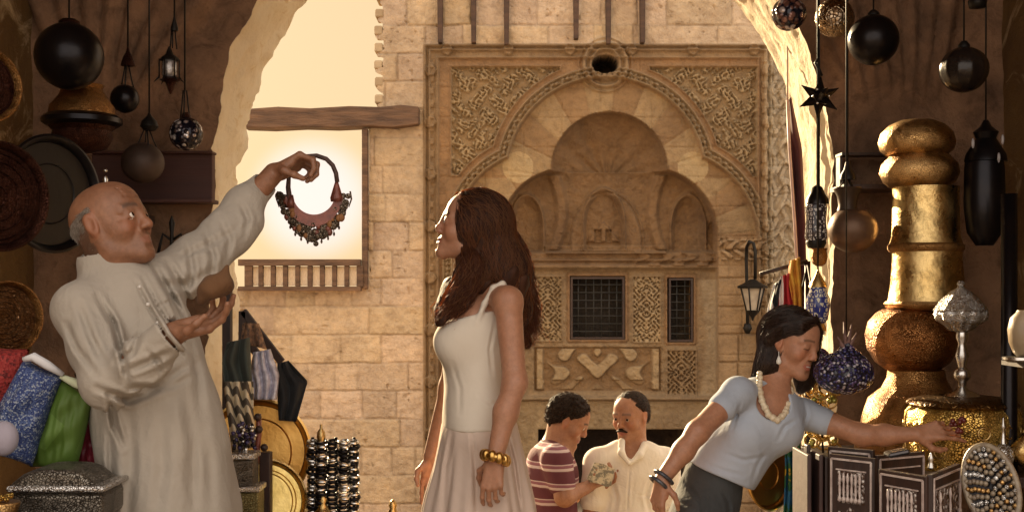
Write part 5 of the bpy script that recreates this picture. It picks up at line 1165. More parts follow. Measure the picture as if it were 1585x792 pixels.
# ---------------------------------------------------------------- cushions and boxes
def cushion(name, label, quad, Y, th, mat, seed=0, tilt=(0, 0), cat='cushion', grp='bright cushions piled on the left stall'):
    n_ = 26; A, B, C_, D = [P(q[0], q[1], Y + (q[2] if len(q) > 2 else 0)) for q in quad]; V_ = []; f = []
    nr = np.cross(B - A, D - A); nr /= np.linalg.norm(nr)
    for s_ in (1, -1):
        for j in range(n_):
            for i in range(n_):
                a, b = i / (n_ - 1), j / (n_ - 1); p = A * (1 - a) * (1 - b) + B * a * (1 - b) + C_ * a * b + D * (1 - a) * b; e_ = (4 * a * (1 - a)) * (4 * b * (1 - b))
                pc = (A + B + C_ + D) / 4; pin = .05 * (4 * a * (1 - a) * (1 - 4 * b * (1 - b)) + 4 * b * (1 - b) * (1 - 4 * a * (1 - a))); p = p + (pc - p) * pin
                V_.append(p + nr * s_ * (th * e_ ** .42 + .007 * math.sin(9 * a + seed + 5 * b) * e_ + .006 * math.sin(15 * b + 3 * seed + 7 * a) * e_ + .003 * math.sin(31 * a - 13 * b) * e_))
    N2 = n_ * n_
    for j in range(n_ - 1):
        for i in range(n_ - 1):
            k = j * n_ + i; f += [(k, k + 1, k + n_ + 1, k + n_), (N2 + k, N2 + k + n_, N2 + k + n_ + 1, N2 + k + 1)]
    mb = MB(); mb.add(V_, f); o = obj(name, mb, mat); m = o.modifiers.new('w', 'WELD'); m.merge_threshold = .0015; tag(o, label, cat, grp); return o
def sequin(name, c1, c2, c3, sc=150, metal=.5, rough=.3):
    M = Mat(name); v = M.vor(sc, out='Color'); s = M.n('ShaderNodeSeparateColor'); M.l(v, s.inputs[0]); c = M.ramp(s.outputs[0], [(0, c1), (.45, c2), (.78, c3)], 'CONSTANT')
    c = M.mix(M.ramp(M.noise(9, 3), [(.4, 0.), (.7, .5)]), c, c1); M.base(c); M.set(Roughness=rough, Metallic=metal); M.bump(M.vor(sc), .8, .003); return M.m
BLUES = sequin('blue_silver_brocade', (.03, .05, .17), (.08, .12, .27), (.34, .38, .45), 300, .2, .55); GREENS = sequin('green_silk', (.07, .13, .015), (.10, .18, .03), (.14, .13, .05), 14, 0, .6)
cushion('cushion', 'red embroidered cushion with ring pattern, topmost at the left edge', [(-60, 530), (46, 540), (30, 680), (-70, 660)], 2.98, .07, sequin('red_embroidery', (.26, .018, .016), (.32, .035, .028), (.12, .01, .01), 160, 0, .8), 1)
cushion('cushion', 'silvery blue brocade cushion with a white top edge', [(38, 553), (98, 580), (50, 722), (-40, 698)], 2.90, .055, BLUES, 2)
cushion('cushion', 'bright green silk cushion with a cream top edge', [(94, 582), (146, 606), (118, 732), (46, 722, .03)], 2.92, .045, GREENS, 3)
cushion('cushion', 'crimson cushion half hidden between the green cushion and the robe', [(134, 608), (176, 630), (168, 748), (104, 736)], 3.02, .04, simple('crimson_satin', (.32, .028, .048), (.20, .018, .035), 5, .45, bump=.4, bscale=10), 4)
for nm, a, b, c_ in (('white', (38, 552), (96, 577), 'white piping strip along the top of the blue cushion'),): pass
mb = MB(); Yp = 2.872; mb.tube([P(36, 556, Yp), P(52, 552, Yp), P(74, 565, Yp), P(98, 580, Yp + .01)], [.006, .011, .011, .006], 8); TRW = cloth('white_trim', (.74, .72, .74)); o = obj('white_braid', mb, TRW, None); tag(o, 'thick white braid lying along the top of the blue cushion', 'braid')
mb = MB(); mb.tube([P(94, 582, 2.885), P(116, 592, 2.885), P(146, 607, 2.885)], [.006, .011, .006], 8); tag(obj('cream_braid', mb, cloth('cream_trim', (.66, .70, .48))), 'cream braid lying along the top of the green cushion', 'braid')
mb = MB(); mb.ell(P(6, 678, 2.76), (S(22, 2.76), .03, S(27, 2.76)), 26, 14); tag(obj('round_pad', mb, cloth('lilac_white_pad', (.36, .32, .38))), 'pale lilac round pad leaning on the blue cushion at the left edge', 'pad')
t = thing('jewel_box', 'long embossed silver casket with rounded lid below the cushions', 'casket', P(82, 800, 2.7))
OXS = engraved('oxidised_silver', (.27, .24, .20), (.15, .13, .11), 170, .35, 1.0, (.03, .025, .02)); Yb = 2.7
def rbox(name, parent, u0, u1, v0, v1, Y, dy, mat, bev=.01, tilt=0):
    mb = MB(); mb.box((P(u0, v0, Y) + P(u1, v1, Y)) / 2 + (0, dy / 2, 0), (S(u1 - u0, Y), dy, S(v1 - v0, Y))); return obj(name, mb, mat, parent, smooth=True, bevel=bev, sharp=40)
rbox('body', t, 12, 158, 762, 806, Yb, .16, OXS, .012); rbox('edge', t, 8, 162, 752, 762, Yb - .01, .18, SILVER, .006)
mb = MB(); n_ = 14; pr2 = [(-S(66, Yb), 0)] + [(-S(66, Yb) + S(132, Yb) * i / n_, S(25, Yb) * (1 - abs(2 * i / n_ - 1) ** 3.5)) for i in range(n_ + 1)] + [(S(66, Yb), 0)]; mb.prism(pr2, P(80, 752, Yb) + (0, .002, 0), (1, 0, 0), (0, 0, 1), -.15); obj('lid', mb, OXS, t, bevel=.012, sharp=40)
t = thing('brass_bowl', 'gilt bowl of trinkets at the lower left corner', 'bowl', P(4, 800, 2.6)); lathe_part('bowl', t, 0, 2.6, [(806, 18), (795, 26), (778, 30), (776, 29)], BRASS)
for k in range(9): mb = MB(); mb.ell(P(-4 + 22 * hashf(k), 774 - 8 * hashf(k, 2), 2.6) + (0, -.02 + .04 * hashf(k, 3), 0), S(4.5, 2.6), 10, 8); obj('bead', mb, GOLDFIL, t)
t = thing('bead_bunch', 'bunch of dark and pearly beads behind the cushions beside the robe', 'beads', P(124, 600, 3.1))
for k in range(34): mb = MB(); mb.ell(P(108 + 38 * hashf(k, 7), 562 + 34 * hashf(k, 8) + 6, 3.10) + (0, .05 * hashf(k, 9), 0), S(4.2, 3.1), 8, 6); obj('bead', mb, [BLKMET, SILVER_PL, DKCOPPER][k % 3], t)
# table under the left wares
def table(label, x0, x1, y0, y1, z):
    t = thing('stall_table', label, 'table', ((x0 + x1) / 2, (y0 + y1) / 2, 0)); mb = MB(); mb.box(((x0 + x1) / 2, (y0 + y1) / 2, z - .02), (x1 - x0, y1 - y0, .04)); obj('table_top', mb, DKWOOD, t, smooth=False, bevel=.005)
    for x in (x0 + .05, x1 - .05):
        for y in (y0 + .05, y1 - .05): mb = MB(); mb.box((x, y, (z - .04) / 2), (.05, .05, z - .04)); obj('leg', mb, DKWOOD, t, smooth=False)
table('low stall table just under the silver casket and cushions', -1.75, -.93, 2.45, 2.95, P(0, 806, 2.7)[2])
# pouch over the open palm
BRN = cloth('brown_suede', (.15, .065, .022), (.08, .035, .012), wr=30, bump=.8)
pq = [rc(P(312, 464, 2.66), P(330, 442, 2.66), .012, .022, k=.02), rc(P(328, 446, 2.66), P(348, 440, 2.66), .024, .018, k=.02), rc(P(346, 438, 2.66), P(352, 414, 2.66), .018, .007, k=.02)]
tag(solid('suede_pouch', pq, .003, BRN, None, disp=lambda p: .004 * n3(p, 60)), 'crumpled brown suede pouch pinched above the open palm', 'pouch')
# ---------------------------------------------------------------- the necklace held against the light
Yn_ = 3.44; t = thing('ornate_necklace', 'heavy silver bib necklace with red stones dangling from the raised hand', 'necklace', P(486, 380, Yn_))
CORD = simple('dark_braided_cord', (.09, .045, .035), (.04, .02, .015), 60, .6, bump=.4)
Pn = lambda u, v, d=0: P(u, v, Yn_ + d)
mb = MB(); mb.tube([Pn(452, 262), Pn(447, 275), Pn(446, 290), Pn(448, 306), Pn(452, 318)], [.006, .006, .007, .008, .010], 8); obj('cord', mb, CORD, t)
mb = MB(); mb.tube([Pn(452, 262), Pn(462, 250), Pn(476, 242), Pn(490, 241), Pn(505, 246), Pn(515, 256), Pn(520, 268), Pn(522, 282)], .0065, 8); obj('cord', mb, CORD, t)
RED = simple('coral_enamel', (.24, .07, .045), (.11, .035, .025), 40, .3, metal=.2); OXN = engraved('necklace_silver', (.30, .24, .18), (.15, .11, .08), 160, .35, .8, (.03, .02, .02))
mb = MB(); mb.lathe(Pn(521, 296), prof(Yn_, 296, [(312, 9), (306, 10), (296, 7), (286, 4), (280, 2)])[::-1], 14); obj('cone', mb, RED, t); mb = MB(); mb.lathe(Pn(450, 312), prof(Yn_, 312, [(322, 7), (312, 6), (302, 4)])[::-1], 14); obj('cone', mb, RED, t)
def arc(a, ru, rv, cu=486, cv=300): return (cu + ru * math.cos(a), cv + rv * math.sin(a))
# collar: crescent of enamel, then silver lobes and coins
mb = MB(); V_ = []; m_ = 26
for i in range(m_):
    a = PI * (.03 + .94 * i / (m_ - 1)); ui, vi_ = arc(a, 33, 34, 486, 298); uo, vo = arc(a, 45, 50, 486, 300); V_ += [Pn(ui, vi_, -.004), Pn(uo, vo, -.006), Pn(uo, vo, .006), Pn(ui, vi_, .006)]
mb.add(V_, [(4 * i + a, 4 * i + (a + 1) % 4, 4 * i + 4 + (a + 1) % 4, 4 * i + 4 + a) for i in range(m_ - 1) for a in range(4)] + [(0, 3, 2, 1), (4 * m_ - 4, 4 * m_ - 3, 4 * m_ - 2, 4 * m_ - 1)]); obj('collar', mb, RED, t, sharp=50)
k = 0
for ring, (ru, rv, cnt, rad) in enumerate([(46, 50, 19, 5.2), (52, 59, 21, 5.4), (45, 68, 17, 5.0), (36, 60, 12, 5.0)]):
    for i in range(cnt):
        a = PI * ((.02 if ring < 2 else .14) + (.96 if ring < 2 else .72) * i / (cnt - 1)); u, v = arc(a, ru, rv); k += 1; u += 3 * (hashf(k) - .5); v += 4 * (hashf(k, 2) - .5)
        mb = MB(); r = S(rad * (.75 + .6 * hashf(k, 5)), Yn_)
        if k % 3: mb.lathe(Pn(u, v, .006 * (hashf(k, 6) - .5)), [(r * .2, -.003), (r, -.002), (r, .002), (r * .5, .005), (r * .2, .002)], 12, axis=(.3 * (hashf(k, 8) - .5), -1, .3 * (hashf(k, 9) - .5))); obj('coin', mb, OXN, t)
        else: mb.ell(Pn(u, v), (r * .8, r * .8, r), 10, 8); obj('bead', mb, [RED, OXN, simple('amber', (.28, .12, .04), bump=0)][k // 3 % 3], t)
for i in range(13):
    a = PI * (.08 + .84 * i / 12); u, v = arc(a, 49, 69); v += 3 * hashf(i, 3); mb = MB(); mb.tube([Pn(u, v - 4), Pn(u + 1, v + 5)], .0012, 5); mb.ell(Pn(u + 1, v + 6), (.0032, .0032, .006), 8, 6); obj('pendant', mb, OXN, t)
for dx in (-6, 6): mb = MB(); mb.lathe(Pn(486 + dx * .5, 374 + dx * .5), [(.001, -.003), (.008, 0), (.001, .003)], 10, axis=(0, -1, 0)); obj('coin', mb, OXN, t)
for sx in (-1, 1):
    mb = MB(); mb.tube([Pn(486 + sx * 56, 296), Pn(486 + sx * 58, 308), Pn(486 + sx * 54, 320), Pn(486 + sx * 48, 312)], .0025, 6); obj('loop', mb, OXN, t)
# ---------------------------------------------------------------- stall by the left jamb
def drape(name, label, L, R, Y, mat, folds=4, amp=.015, cat='scarf', grp=None, nv=24, nh=22, seed=0, parent=None):
    L = np.array(L, float); R = np.array(R, float); tl = np.linspace(0, len(L) - 1, nv); tr_ = np.linspace(0, len(R) - 1, nv); V_ = []
    for j in range(nv):
        a = [np.interp(tl[j], range(len(L)), L[:, i]) for i in (0, 1)]; b = [np.interp(tr_[j], range(len(R)), R[:, i]) for i in (0, 1)]
        for i in range(nh):
            f = i / (nh - 1); V_.append(P(a[0] * (1 - f) + b[0] * f, a[1] * (1 - f) + b[1] * f, Y + amp * math.sin(folds * 2 * PI * f + seed + .8 * math.sin(j * .3)) + amp * .4 * math.sin(j * .5 + f * 7)))
    mb = MB(); mb.grid(V_, nv, nh); o = obj(name, mb, mat, parent); s_ = o.modifiers.new('s', 'SOLIDIFY'); s_.thickness = .004; s_.offset = 0
    if parent is None: tag(o, label, cat, grp)
    return o
Yc = 4.7; TZ = P(0, 806, 4.6)[2]
table('small table under the brass trays and bangle stand', -1.24, -.42, 4.25, 4.77, TZ)
t = thing('clothes_rack', 'dark slanting wooden clothes rack against the stone wall behind the scarves', 'rack', P(405, 800, Yc + .2))
for a, b in (((376, 481), (436, 560)), ((376, 481), (374, 640)), ((436, 560), (436, 640)), ((378, 520), (436, 600))): mb = MB(); mb.bar(P(*a, Yc + .2), P(*b, Yc + .2), .03, .024, up=(0, 1, 0)); obj('bar', mb, DKWOOD, t, smooth=False, bevel=.003)
for u in (374, 436): mb = MB(); q = P(u, 640, Yc + .2); mb.box((q[0], q[1], q[2] / 2 - .125), (.022, .022, q[2] + .25)); obj('leg', mb, DKWOOD, t, smooth=False)
G_S = 'scarves hung on the rack by the left jamb'
drape('scarf', 'dark grey-green scarf with white edging, nearest the robe', [(352, 530), (344, 560), (348, 600), (352, 640)], [(386, 522), (388, 560), (390, 600), (392, 612)], 4.5, cloth('grey_green_wool', (.055, .065, .055)), 2, .02, grp=G_S)
drape('scarf', 'black and cream striped shawl below the grey-green scarf', [(346, 590), (352, 640), (360, 700)], [(392, 590), (392, 640), (398, 690)], 4.42, (lambda M: (M.base(M.ramp(M.wave(11, 1.2, direction='DIAGONAL'), [(.45, (.62, .52, .36)), (.55, (.10, .08, .06))])), M.set(Roughness=.9), M)[2].m)(Mat('cream_stripe')), 3, .02, grp=G_S, seed=2)
drape('scarf', 'white lace scarf with small flecks in the middle of the rack', [(392, 545), (388, 580), (394, 618)], [(418, 540), (432, 580), (428, 618)], 4.62, simple('white_lace', (.72, .70, .78), (.38, .36, .46), 40, .9, bump=.4), 3, .014, grp=G_S, seed=1)
drape('scarf', 'plain black scarf, rightmost on the rack', [(430, 562), (430, 600), (432, 650)], [(446, 558), (476, 590), (458, 652)], 4.66, cloth('black_wool', (.016, .017, .020)), 2, .014, grp=G_S, seed=3)
tag(drape('flower_spray', 'x', [(376, 500), (372, 530)], [(400, 500), (412, 540)], 4.7, simple('mixed_silk_flowers', (.40, .22, .12), (.08, .05, .04), 60, .8, bump=.8), 2, .02, nv=10, nh=10), 'tuft of orange and brown cloth at the top of the rack', 'cloth')
t = tray('brass_tray', 'large round brass tray, the higher of the two beside the robe', 'tray', 398, 700, 4.68, 84, (.12, -.99, .12), (simple('orange_brass', (.78, .46, .14), (.60, .30, .07), 5, .38, metal=1, bump=.3, bscale=60), BRASS_PL), (.62,), .025, grp='brass trays by the jamb')
tray('brass_tray', 'smaller yellow brass tray, the lower of the two beside the robe', 'tray', 408, 776, 4.52, 67, (.2, -.97, .15), (simple('yellow_brass', (.82, .62, .24), (.62, .44, .14), 8, .35, metal=1, bump=.4, bscale=50), BRASS_HAM), (.66, .74), .022, grp='brass trays by the jamb')
t = thing('bead_bunch', 'bunch of violet and black beads in front of the larger brass tray', 'beads', P(378, 700, 4.3)); VIO = simple('violet_glass', (.05, .035, .12), (.02, .01, .04), 30, .15, bump=0)
for k in range(60): mb = MB(); mb.ell(P(362 + 32 * hashf(k, 3), 654 + 42 * hashf(k, 4), 4.3) + (0, .06 * hashf(k, 5) - .03, 0), S(3.4, 4.3), 8, 6); obj('bead', mb, [VIO, BLKMET, SILVER_PL, VIO][k % 4], t)
t = thing('carved_post', 'dark carved wooden post with knobs before the brass trays', 'post', P(409, 806, 4.35)); rbox('shaft', t, 401, 418, 700, 806, 4.35, .05, DKWOOD, .004)
for (u, v) in ((409, 692), (399, 645), (401, 664)): mb = MB(); mb.ell(P(u, v, 4.33), S(6, 4.33), 12, 8); obj('knob', mb, DKWOOD, t)
mb = MB(); mb.tube([P(400, 640, 4.34), P(401, 668, 4.34), P(396, 720, 4.34), P(394, 806, 4.34)], .010, 8); obj('stem', mb, simple('red_lacquer', (.20, .05, .03), rough=.35), t)
t = thing('filigree_box', 'grey filigree box stacked on top beside the carved post', 'box', P(376, 752, 4.2), 'filigree boxes by the jamb'); rbox('body', t, 356, 392, 712, 752, 4.2, .09, OXS, .004); rbox('lid', t, 354, 394, 702, 711, 4.19, .11, SILVER, .004)
t = thing('filigree_box', 'greenish brass filigree box underneath the grey one', 'box', P(380, 806, 4.2), 'filigree boxes by the jamb'); rbox('body', t, 356, 400, 762, 806, 4.18, .10, engraved('greenish_brass', (.35, .30, .14), (.18, .16, .08), 130, .4, .9), .004); rbox('lid', t, 354, 402, 753, 761.5, 4.17, .12, SILVER, .004)
t = thing('bangle_stand', 'stand stacked with rows of black and silver bangles', 'bangle stand', P(515, 806, 4.55)); Yq = 4.55
for u in (484, 520, 548): mb = MB(); mb.tube([P(u, 806, Yq), P(u, 676, Yq)], .006, 8); obj('rod', mb, IRON, t)
mb = MB(); mb.lathe(np.array(t.location), [(.016 + .0048 * math.cos(a), .0048 * math.sin(a)) for a in np.linspace(0, 2 * PI, 9)[:-1]], 18, axis=(0, 0, 1), closed=True)
bang = [obj('bangle', mb, SILVER_PL, t), obj('bangle', mb, BLKMET, t)]; first = [True, True]; cnt = 0
for c_, u in enumerate((484, 497, 515, 532, 547)):
    for i in range(19):
        m_ = (i + c_ + int(3 * hashf(i, c_))) % 2 if c_ != 4 else i % 2
        o = bang[m_] if first[m_] else bang[m_].copy()
        if not first[m_]: COL.objects.link(o)
        first[m_] = False; q = P(u + 3 * (hashf(i, c_ + 3) - .5), 802 - i * 6.6, Yq - .02 - .02 * (c_ % 2)); o.parent = t; o.location = q - np.array(t.location); s_ = 1.0 + .25 * hashf(i, c_); o.scale = (s_, s_, 1.3); o.rotation_euler = (.2 * (hashf(i, 4 + c_) - .5) + .25, .3 * (hashf(i, 6 + c_) - .5), 0)
for (u, v, lb) in ((500, 770, 'small brass pot lid knob in front of the bangle stand'), (608, 778, 'small brass knob poking up below the stone wall, right of the bangle stand'), (497, 664, 'little brass perfume bottle standing on the bangle stand')):
    t = thing('brass_pot', lb, 'pot', P(u, 812, 4.5), 'small brass wares'); hgt = 40 if v > 700 else 0
    lathe_part('knob', t, u, 4.5, [(v + 36, 22), (v + 26, 20), (v + 18, 10), (v + 8, 5), (v + 3, 7), (v - 3, 4), (v - 6, 1)] if v > 700 else [(682, 5), (676, 7), (668, 6), (662, 2), (656, 2)], BRASS_HAM, 20)
mb = MB(); q = P(352, 630, 4.95); mb.box((q[0], 4.95, (P(0, 445, 4.95)[2] + 0) / 2), (.035, .04, P(0, 445, 4.95)[2])); tag(obj('wooden_post', mb, DKWOOD, smooth=False, bevel=.004), 'thin dark upright post in front of the left jamb', 'post')
# ================================================================ wares: right side
t = thing('mosaic_lamp', 'knobbly brown mosaic ball lamp, leftmost at the top of the right side', 'lamp', P(1221, 50, 4.8), G_HR)
lathe_part('globe', t, 1221, 4.8, ballprof(4.8, 22, 26, 18), beaded('brown_pearl_mosaic', [(.16, .07, .05), (.55, .45, .42), (.10, .04, .03), (.30, .15, .12)], 42, rough=.12, metal=.3), 40, 9, .04); lathe_part('collar', t, 1221, 4.8, [(0, 8), (-6, 8), (-10, 4)], DKCOPPER, 16); cord(t, 1221, -8, 4.8)
t = thing('hanging_globe', 'pierced brass globe hanging next to the large black one', 'lamp', P(1292, 58, 4.8), G_HR)
lathe_part('globe', t, 1292, 4.8, ballprof(4.8, 28, 30, 18), engraved('pierced_brass', (.55, .45, .34), (.40, .26, .14), 60, .22, .5)); lathe_part('collar', t, 1292, 4.8, [(0, 9), (-4, 9), (-8, 4)], DKCOPPER, 16); cord(t, 1292, -6, 4.8)
t = thing('hanging_globe', 'large matt black globe, biggest at the top of the right side', 'lamp', P(1352, 100, 4.6), G_HR)
lathe_part('globe', t, 1352, 4.6, ballprof(4.6, 62, 39, 18), BLKMET); lathe_part('collar', t, 1352, 4.6, [(25, 9), (21, 9), (16, 4)], IRON, 16); cord(t, 1352, 18, 4.6)
t = thing('hanging_globe', 'ribbed black globe hanging alone near the right edge', 'lamp', P(1492, 145, 4.5), G_HR)
lathe_part('globe', t, 1492, 4.5, ballprof(4.5, 108, 37, 18, .95), simple('black_lacquer', (.014, .010, .010), (.03, .022, .018), 20, .22, metal=.4, bump=.5, bscale=30), 48, 12, .02); lathe_part('collar', t, 1492, 4.5, [(74, 9), (70, 9), (64, 4)], IRON, 16); cord(t, 1492, 66, 4.5)
mb = MB(); q = P(1513, 2, 4.6); mb.lathe(q, [(.001, -.03), (.03, -.025), (.035, 0), (.02, .02), (.004, .04)], 16); mb.tube([q + (0, 0, .03), (q[0], 4.6, vz(q[0]))], .003, 5); tag(obj('hanging_cup', mb, IRON), 'tiny dark cup lamp cut by the top of the photo near the right edge', 'lamp', G_HR)
# star lantern: stellated polyhedron
t = thing('star_lantern', 'dark six-pointed star lantern with small silver studs', 'lantern', P(1268, 186, 4.7), G_HR)
c = P(1268, 151, 4.7); mb = MB(); R1, R0 = S(34, 4.7), S(16, 4.7)
dirs = [A3(math.sin(PI * k / 3 + .08), 0, math.cos(PI * k / 3 + .08)) for k in range(6)] + [A3(.0, -1, 0), A3(0, 1, 0)] + [A3(.55 * math.sin(PI * k / 3 + .6), -.8, .55 * math.cos(PI * k / 3 + .6)) for k in range(0, 6, 2)]
mb.ell(c, R0 * .8, 12, 8); obj('core', mb, BLKMET, t, smooth=False)
for i, d in enumerate(dirs):
    d = d / np.linalg.norm(d); L_n = R1 if i < 6 else R1 * .75; mb = MB(); mb.lathe(c + d * R0 * .35, [(R0 * .62, 0), (.0006, L_n - R0 * .35)], 4, axis=d); obj('point', mb, BLKMET, t, smooth=False)
for k in range(7):
    a = PI * k / 3 + .5; mb = MB(); q = c + (R0 * .75 * math.sin(a) * (k > 0), -R0 * .85, R0 * .75 * math.cos(a) * (k > 0)); mb.ell(q, S(2.2, 4.7), 8, 6); obj('stud', mb, SILVER_PL, t)
mb = MB(); mb.tube([P(1272, 118, 4.7), P(1268, 108, 4.7), P(1262, 98, 4.7), P(1266, 92, 4.7)], .006, 6); obj('hook', mb, IRON, t); cord(t, 1266, 93, 4.7)
t = thing('hanging_pot', 'plain brown pot-shaped lamp with flared neck left of the brass finial', 'lamp', P(1320, 392, 4.8), G_HR)
POT = simple('brown_pot_metal', (.17, .095, .055), (.11, .06, .036), 8, .45, metal=.5, bump=.2)
lathe_part('body', t, 1320, 4.8, ballprof(4.8, 355, 38, 16, .95)[:-3], POT); lathe_part('neck', t, 1312, 4.8, [(326, 16), (318, 14), (304, 16), (292, 22), (290, 21)], simple('dark_pot_neck', (.06, .035, .022), rough=.5, metal=.5)); lathe_part('cap', t, 1312, 4.8, [(278, 12), (272, 12), (262, 6), (250, 3)], IRON, 16); chains(t, 1312, 276, 292, 16, 4.8); cord(t, 1312, 252, 4.8)
mb = MB(); mb.box(P(1340, 292, 5.05), (S(90, 5.05), .22, S(7, 5.05))); mb.box(P(1340, 240, 5.1), (S(84, 5.1), .10, S(4, 5.1))); mb.box(P(1299, 266, 5.12), (S(4, 5.1), .06, S(48, 5.1))); tag(obj('wall_bracket', mb, DKWOOD, smooth=False), 'small dark wooden bracket shelf behind the brown pot lamp', 'shelf')
def enamel(name, base, ink, ink2, sc=34):
    M = Mat(name); v = M.vor(sc, 'DISTANCE_TO_EDGE', .35); v2 = M.vor(sc * 1.0, 'F1', .35); c = M.mix(M.ramp(v, [(.10, 1.), (.14, 0.)], 'CONSTANT'), base, ink); c = M.mix(M.ramp(v2, [(.22, 1.), (.26, 0.)]), c, ink2); M.base(c); M.set(Roughness=.15); return M.m
t = thing('enamel_lamp', 'black and white enamelled mosque lamp, the upper of the two by the right jamb', 'lamp', P(1263, 378, 4.75), G_HR); EN1 = enamel('black_white_enamel', (.62, .58, .55), (.03, .022, .03), (.05, .04, .05), 62)
lathe_part('body', t, 1263, 4.75, [(372, 15), (368, 17), (350, 16), (335, 15), (322, 17), (316, 15)], EN1, 28); lathe_part('base', t, 1263, 4.75, [(384, 12), (376, 16), (372, 15)], IRON, 20); lathe_part('cap', t, 1265, 4.75, [(316, 18), (308, 17), (298, 11), (290, 8), (286, 2)], BLKMET, 20); cord(t, 1265, 288, 4.75)
t = thing('copper_cup', 'small copper cup lamp between the two enamelled lamps', 'lamp', P(1268, 412, 4.8), G_HR); lathe_part('body', t, 1268, 4.8, [(412, 4), (408, 10), (398, 13), (388, 11), (384, 13)], COPPER, 20); cord(t, 1268, 386, 4.8)
t = thing('enamel_lamp', 'white mosque lamp with blue arabesques, lower of the two by the right jamb', 'lamp', P(1266, 510, 4.7), G_HR); EN2 = enamel('blue_white_enamel', (.66, .62, .48), (.03, .04, .20), (.04, .05, .24), 55)
lathe_part('body', t, 1266, 4.7, [(500, 10), (494, 15), (476, 18), (462, 18), (450, 13), (444, 12)], EN2, 28); lathe_part('foot', t, 1266, 4.7, [(512, 13), (506, 12), (500, 9)], BRASS_HAM, 20); lathe_part('lid', t, 1266, 4.7, [(444, 14), (438, 12), (428, 6), (422, 3), (416, 1)], BRASS_HAM, 20); cord(t, 1266, 418, 4.7)
# banners and scarves by the right jamb
G_B = 'cloths hung by the right jamb'
drape('banner', 'long narrow dark maroon banner hanging beside the right jamb', [(1219, 160), (1222, 220), (1230, 340), (1238, 500)], [(1224, 150), (1241, 230), (1246, 340), (1250, 500)], 5.5, cloth('maroon_cloth', (.065, .014, .018)), 1, .02, 'banner')
mb = MB(); mb.tube([P(1219, 155, 5.48), P(1222, 230, 5.47), P(1230, 345, 5.47), P(1239, 500, 5.48)], .007, 6); mb.tube([P(1219, 155, 5.48), (P(1219, 0, 5.48)[0], 5.48, 2.95)], .004, 5); tag(obj('banner_pole', mb, simple('pale_pink_pole', (.62, .42, .38), rough=.5, bump=0)), 'thin pale pole along the edge of the maroon banner', 'pole')
Yr = 4.95
mb = MB(); mb.tube([P(1176, 424, Yr + .03), P(1250, 404, Yr + .03)], .008, 8); q = P(1250, 404, Yr + .03); mb.tube([q, (q[0], q[1], -.25)], .012, 8); tag(obj('cloth_rail', mb, DKWOOD), 'dark rail holding the red and white cloths behind the black-haired woman', 'rail')
drape('scarf', 'white cloth, leftmost of those behind the black-haired woman', [(1198, 440), (1188, 480), (1180, 560), (1176, 620)], [(1212, 430), (1208, 480), (1204, 560), (1200, 620)], Yr, cloth('bright_white', (.78, .76, .74)), 2, .014, grp=G_B)
drape('scarf', 'short black cloth over the white one behind the black-haired woman', [(1202, 438), (1196, 466), (1200, 478)], [(1216, 425), (1214, 455), (1216, 482)], Yr - .03, cloth('black_wool_b', (.014, .012, .014)), 2, .01, grp=G_B)
drape('scarf', 'red cloth with a white stripe behind the black-haired woman', [(1208, 428), (1206, 470), (1202, 560)], [(1228, 420), (1232, 470), (1236, 560)], Yr - .045, (lambda M: (M.base(M.ramp(M.wave(5.5, .6), [(.80, (.42, .022, .028)), (.84, (.72, .60, .56))])), M.set(Roughness=.8), M)[2].m)(Mat('red_white_stripe')), 3, .014, grp=G_B)
drape('scarf', 'yellow and orange cloth next to the maroon banner', [(1222, 404), (1220, 430), (1228, 470)], [(1238, 398), (1240, 430), (1242, 520)], Yr - .06, simple('yellow_orange', (.72, .42, .05), (.55, .16, .03), 16, .8), 2, .012, grp=G_B, seed=1)
drape('scarf', 'yellow, green and blue patterned cloth below the leaning woman\'s arm', [(1214, 660), (1216, 720), (1212, 830)], [(1238, 655), (1240, 720), (1236, 830)], 4.75, (lambda M: (M.base(M.ramp(M.noise(9, 3), [(.36, (.03, .16, .32)), (.47, (.03, .14, .06)), (.56, (.68, .40, .04)), (.64, (.60, .56, .45))], 'CONSTANT')), M.set(Roughness=.8), M)[2].m)(Mat('bright_patchwork')), 3, .02, grp=G_B)
tg = tray('gong', 'round orange brass gong hanging behind the leaning woman', 'gong', 1190, 735, 4.75, 54, (.62, -.78, 0), (simple('gong_brass', (.60, .32, .08), (.34, .16, .04), 4, .45, metal=1, bump=.3), BRASS_PL), (.4,), .02)
mb = MB(); mb.tube([P(1190, 683, 4.75), P(1196, 640, 4.8), P(1215, 560, 4.9), P(1250, 410, 4.97)], .004, 6); obj('cord', mb, IRON, tg)
# pile of gilt filigree between the leaning woman and the bead pouches
t = thing('gilt_ornaments', 'bunch of gilt filigree hoops hanging behind the leaning woman\'s shoulder', 'ornaments', P(1268, 700, 4.55))
for k in range(34):
    u = 1248 + 46 * hashf(k, 11); v = 585 + 112 * hashf(k, 12); r = S(7 + 6 * hashf(k, 13), 4.5); mb = MB(); ax = A3(hashf(k, 14) - .5, -1, hashf(k, 15) - .5); mb.lathe(P(u, v, 4.52 + .08 * hashf(k, 16)), [(r + .004 * math.cos(a), .004 * math.sin(a)) for a in np.linspace(0, 2 * PI, 7)[:-1]], 18, axis=ax / np.linalg.norm(ax), closed=True); obj('hoop', mb, GOLDFIL if k % 2 else BRASS_HAM, t)
for k in range(12): mb = MB(); mb.ell(P(1250 + 44 * hashf(k, 21), 590 + 100 * hashf(k, 22), 4.56), S(5, 4.5), 10, 8); obj('bead', mb, simple('gilt_green', (.55, .50, .18), (.30, .30, .08), metal=.8, rough=.3) if k == 0 else bpy.data.materials['gilt_green'], t)
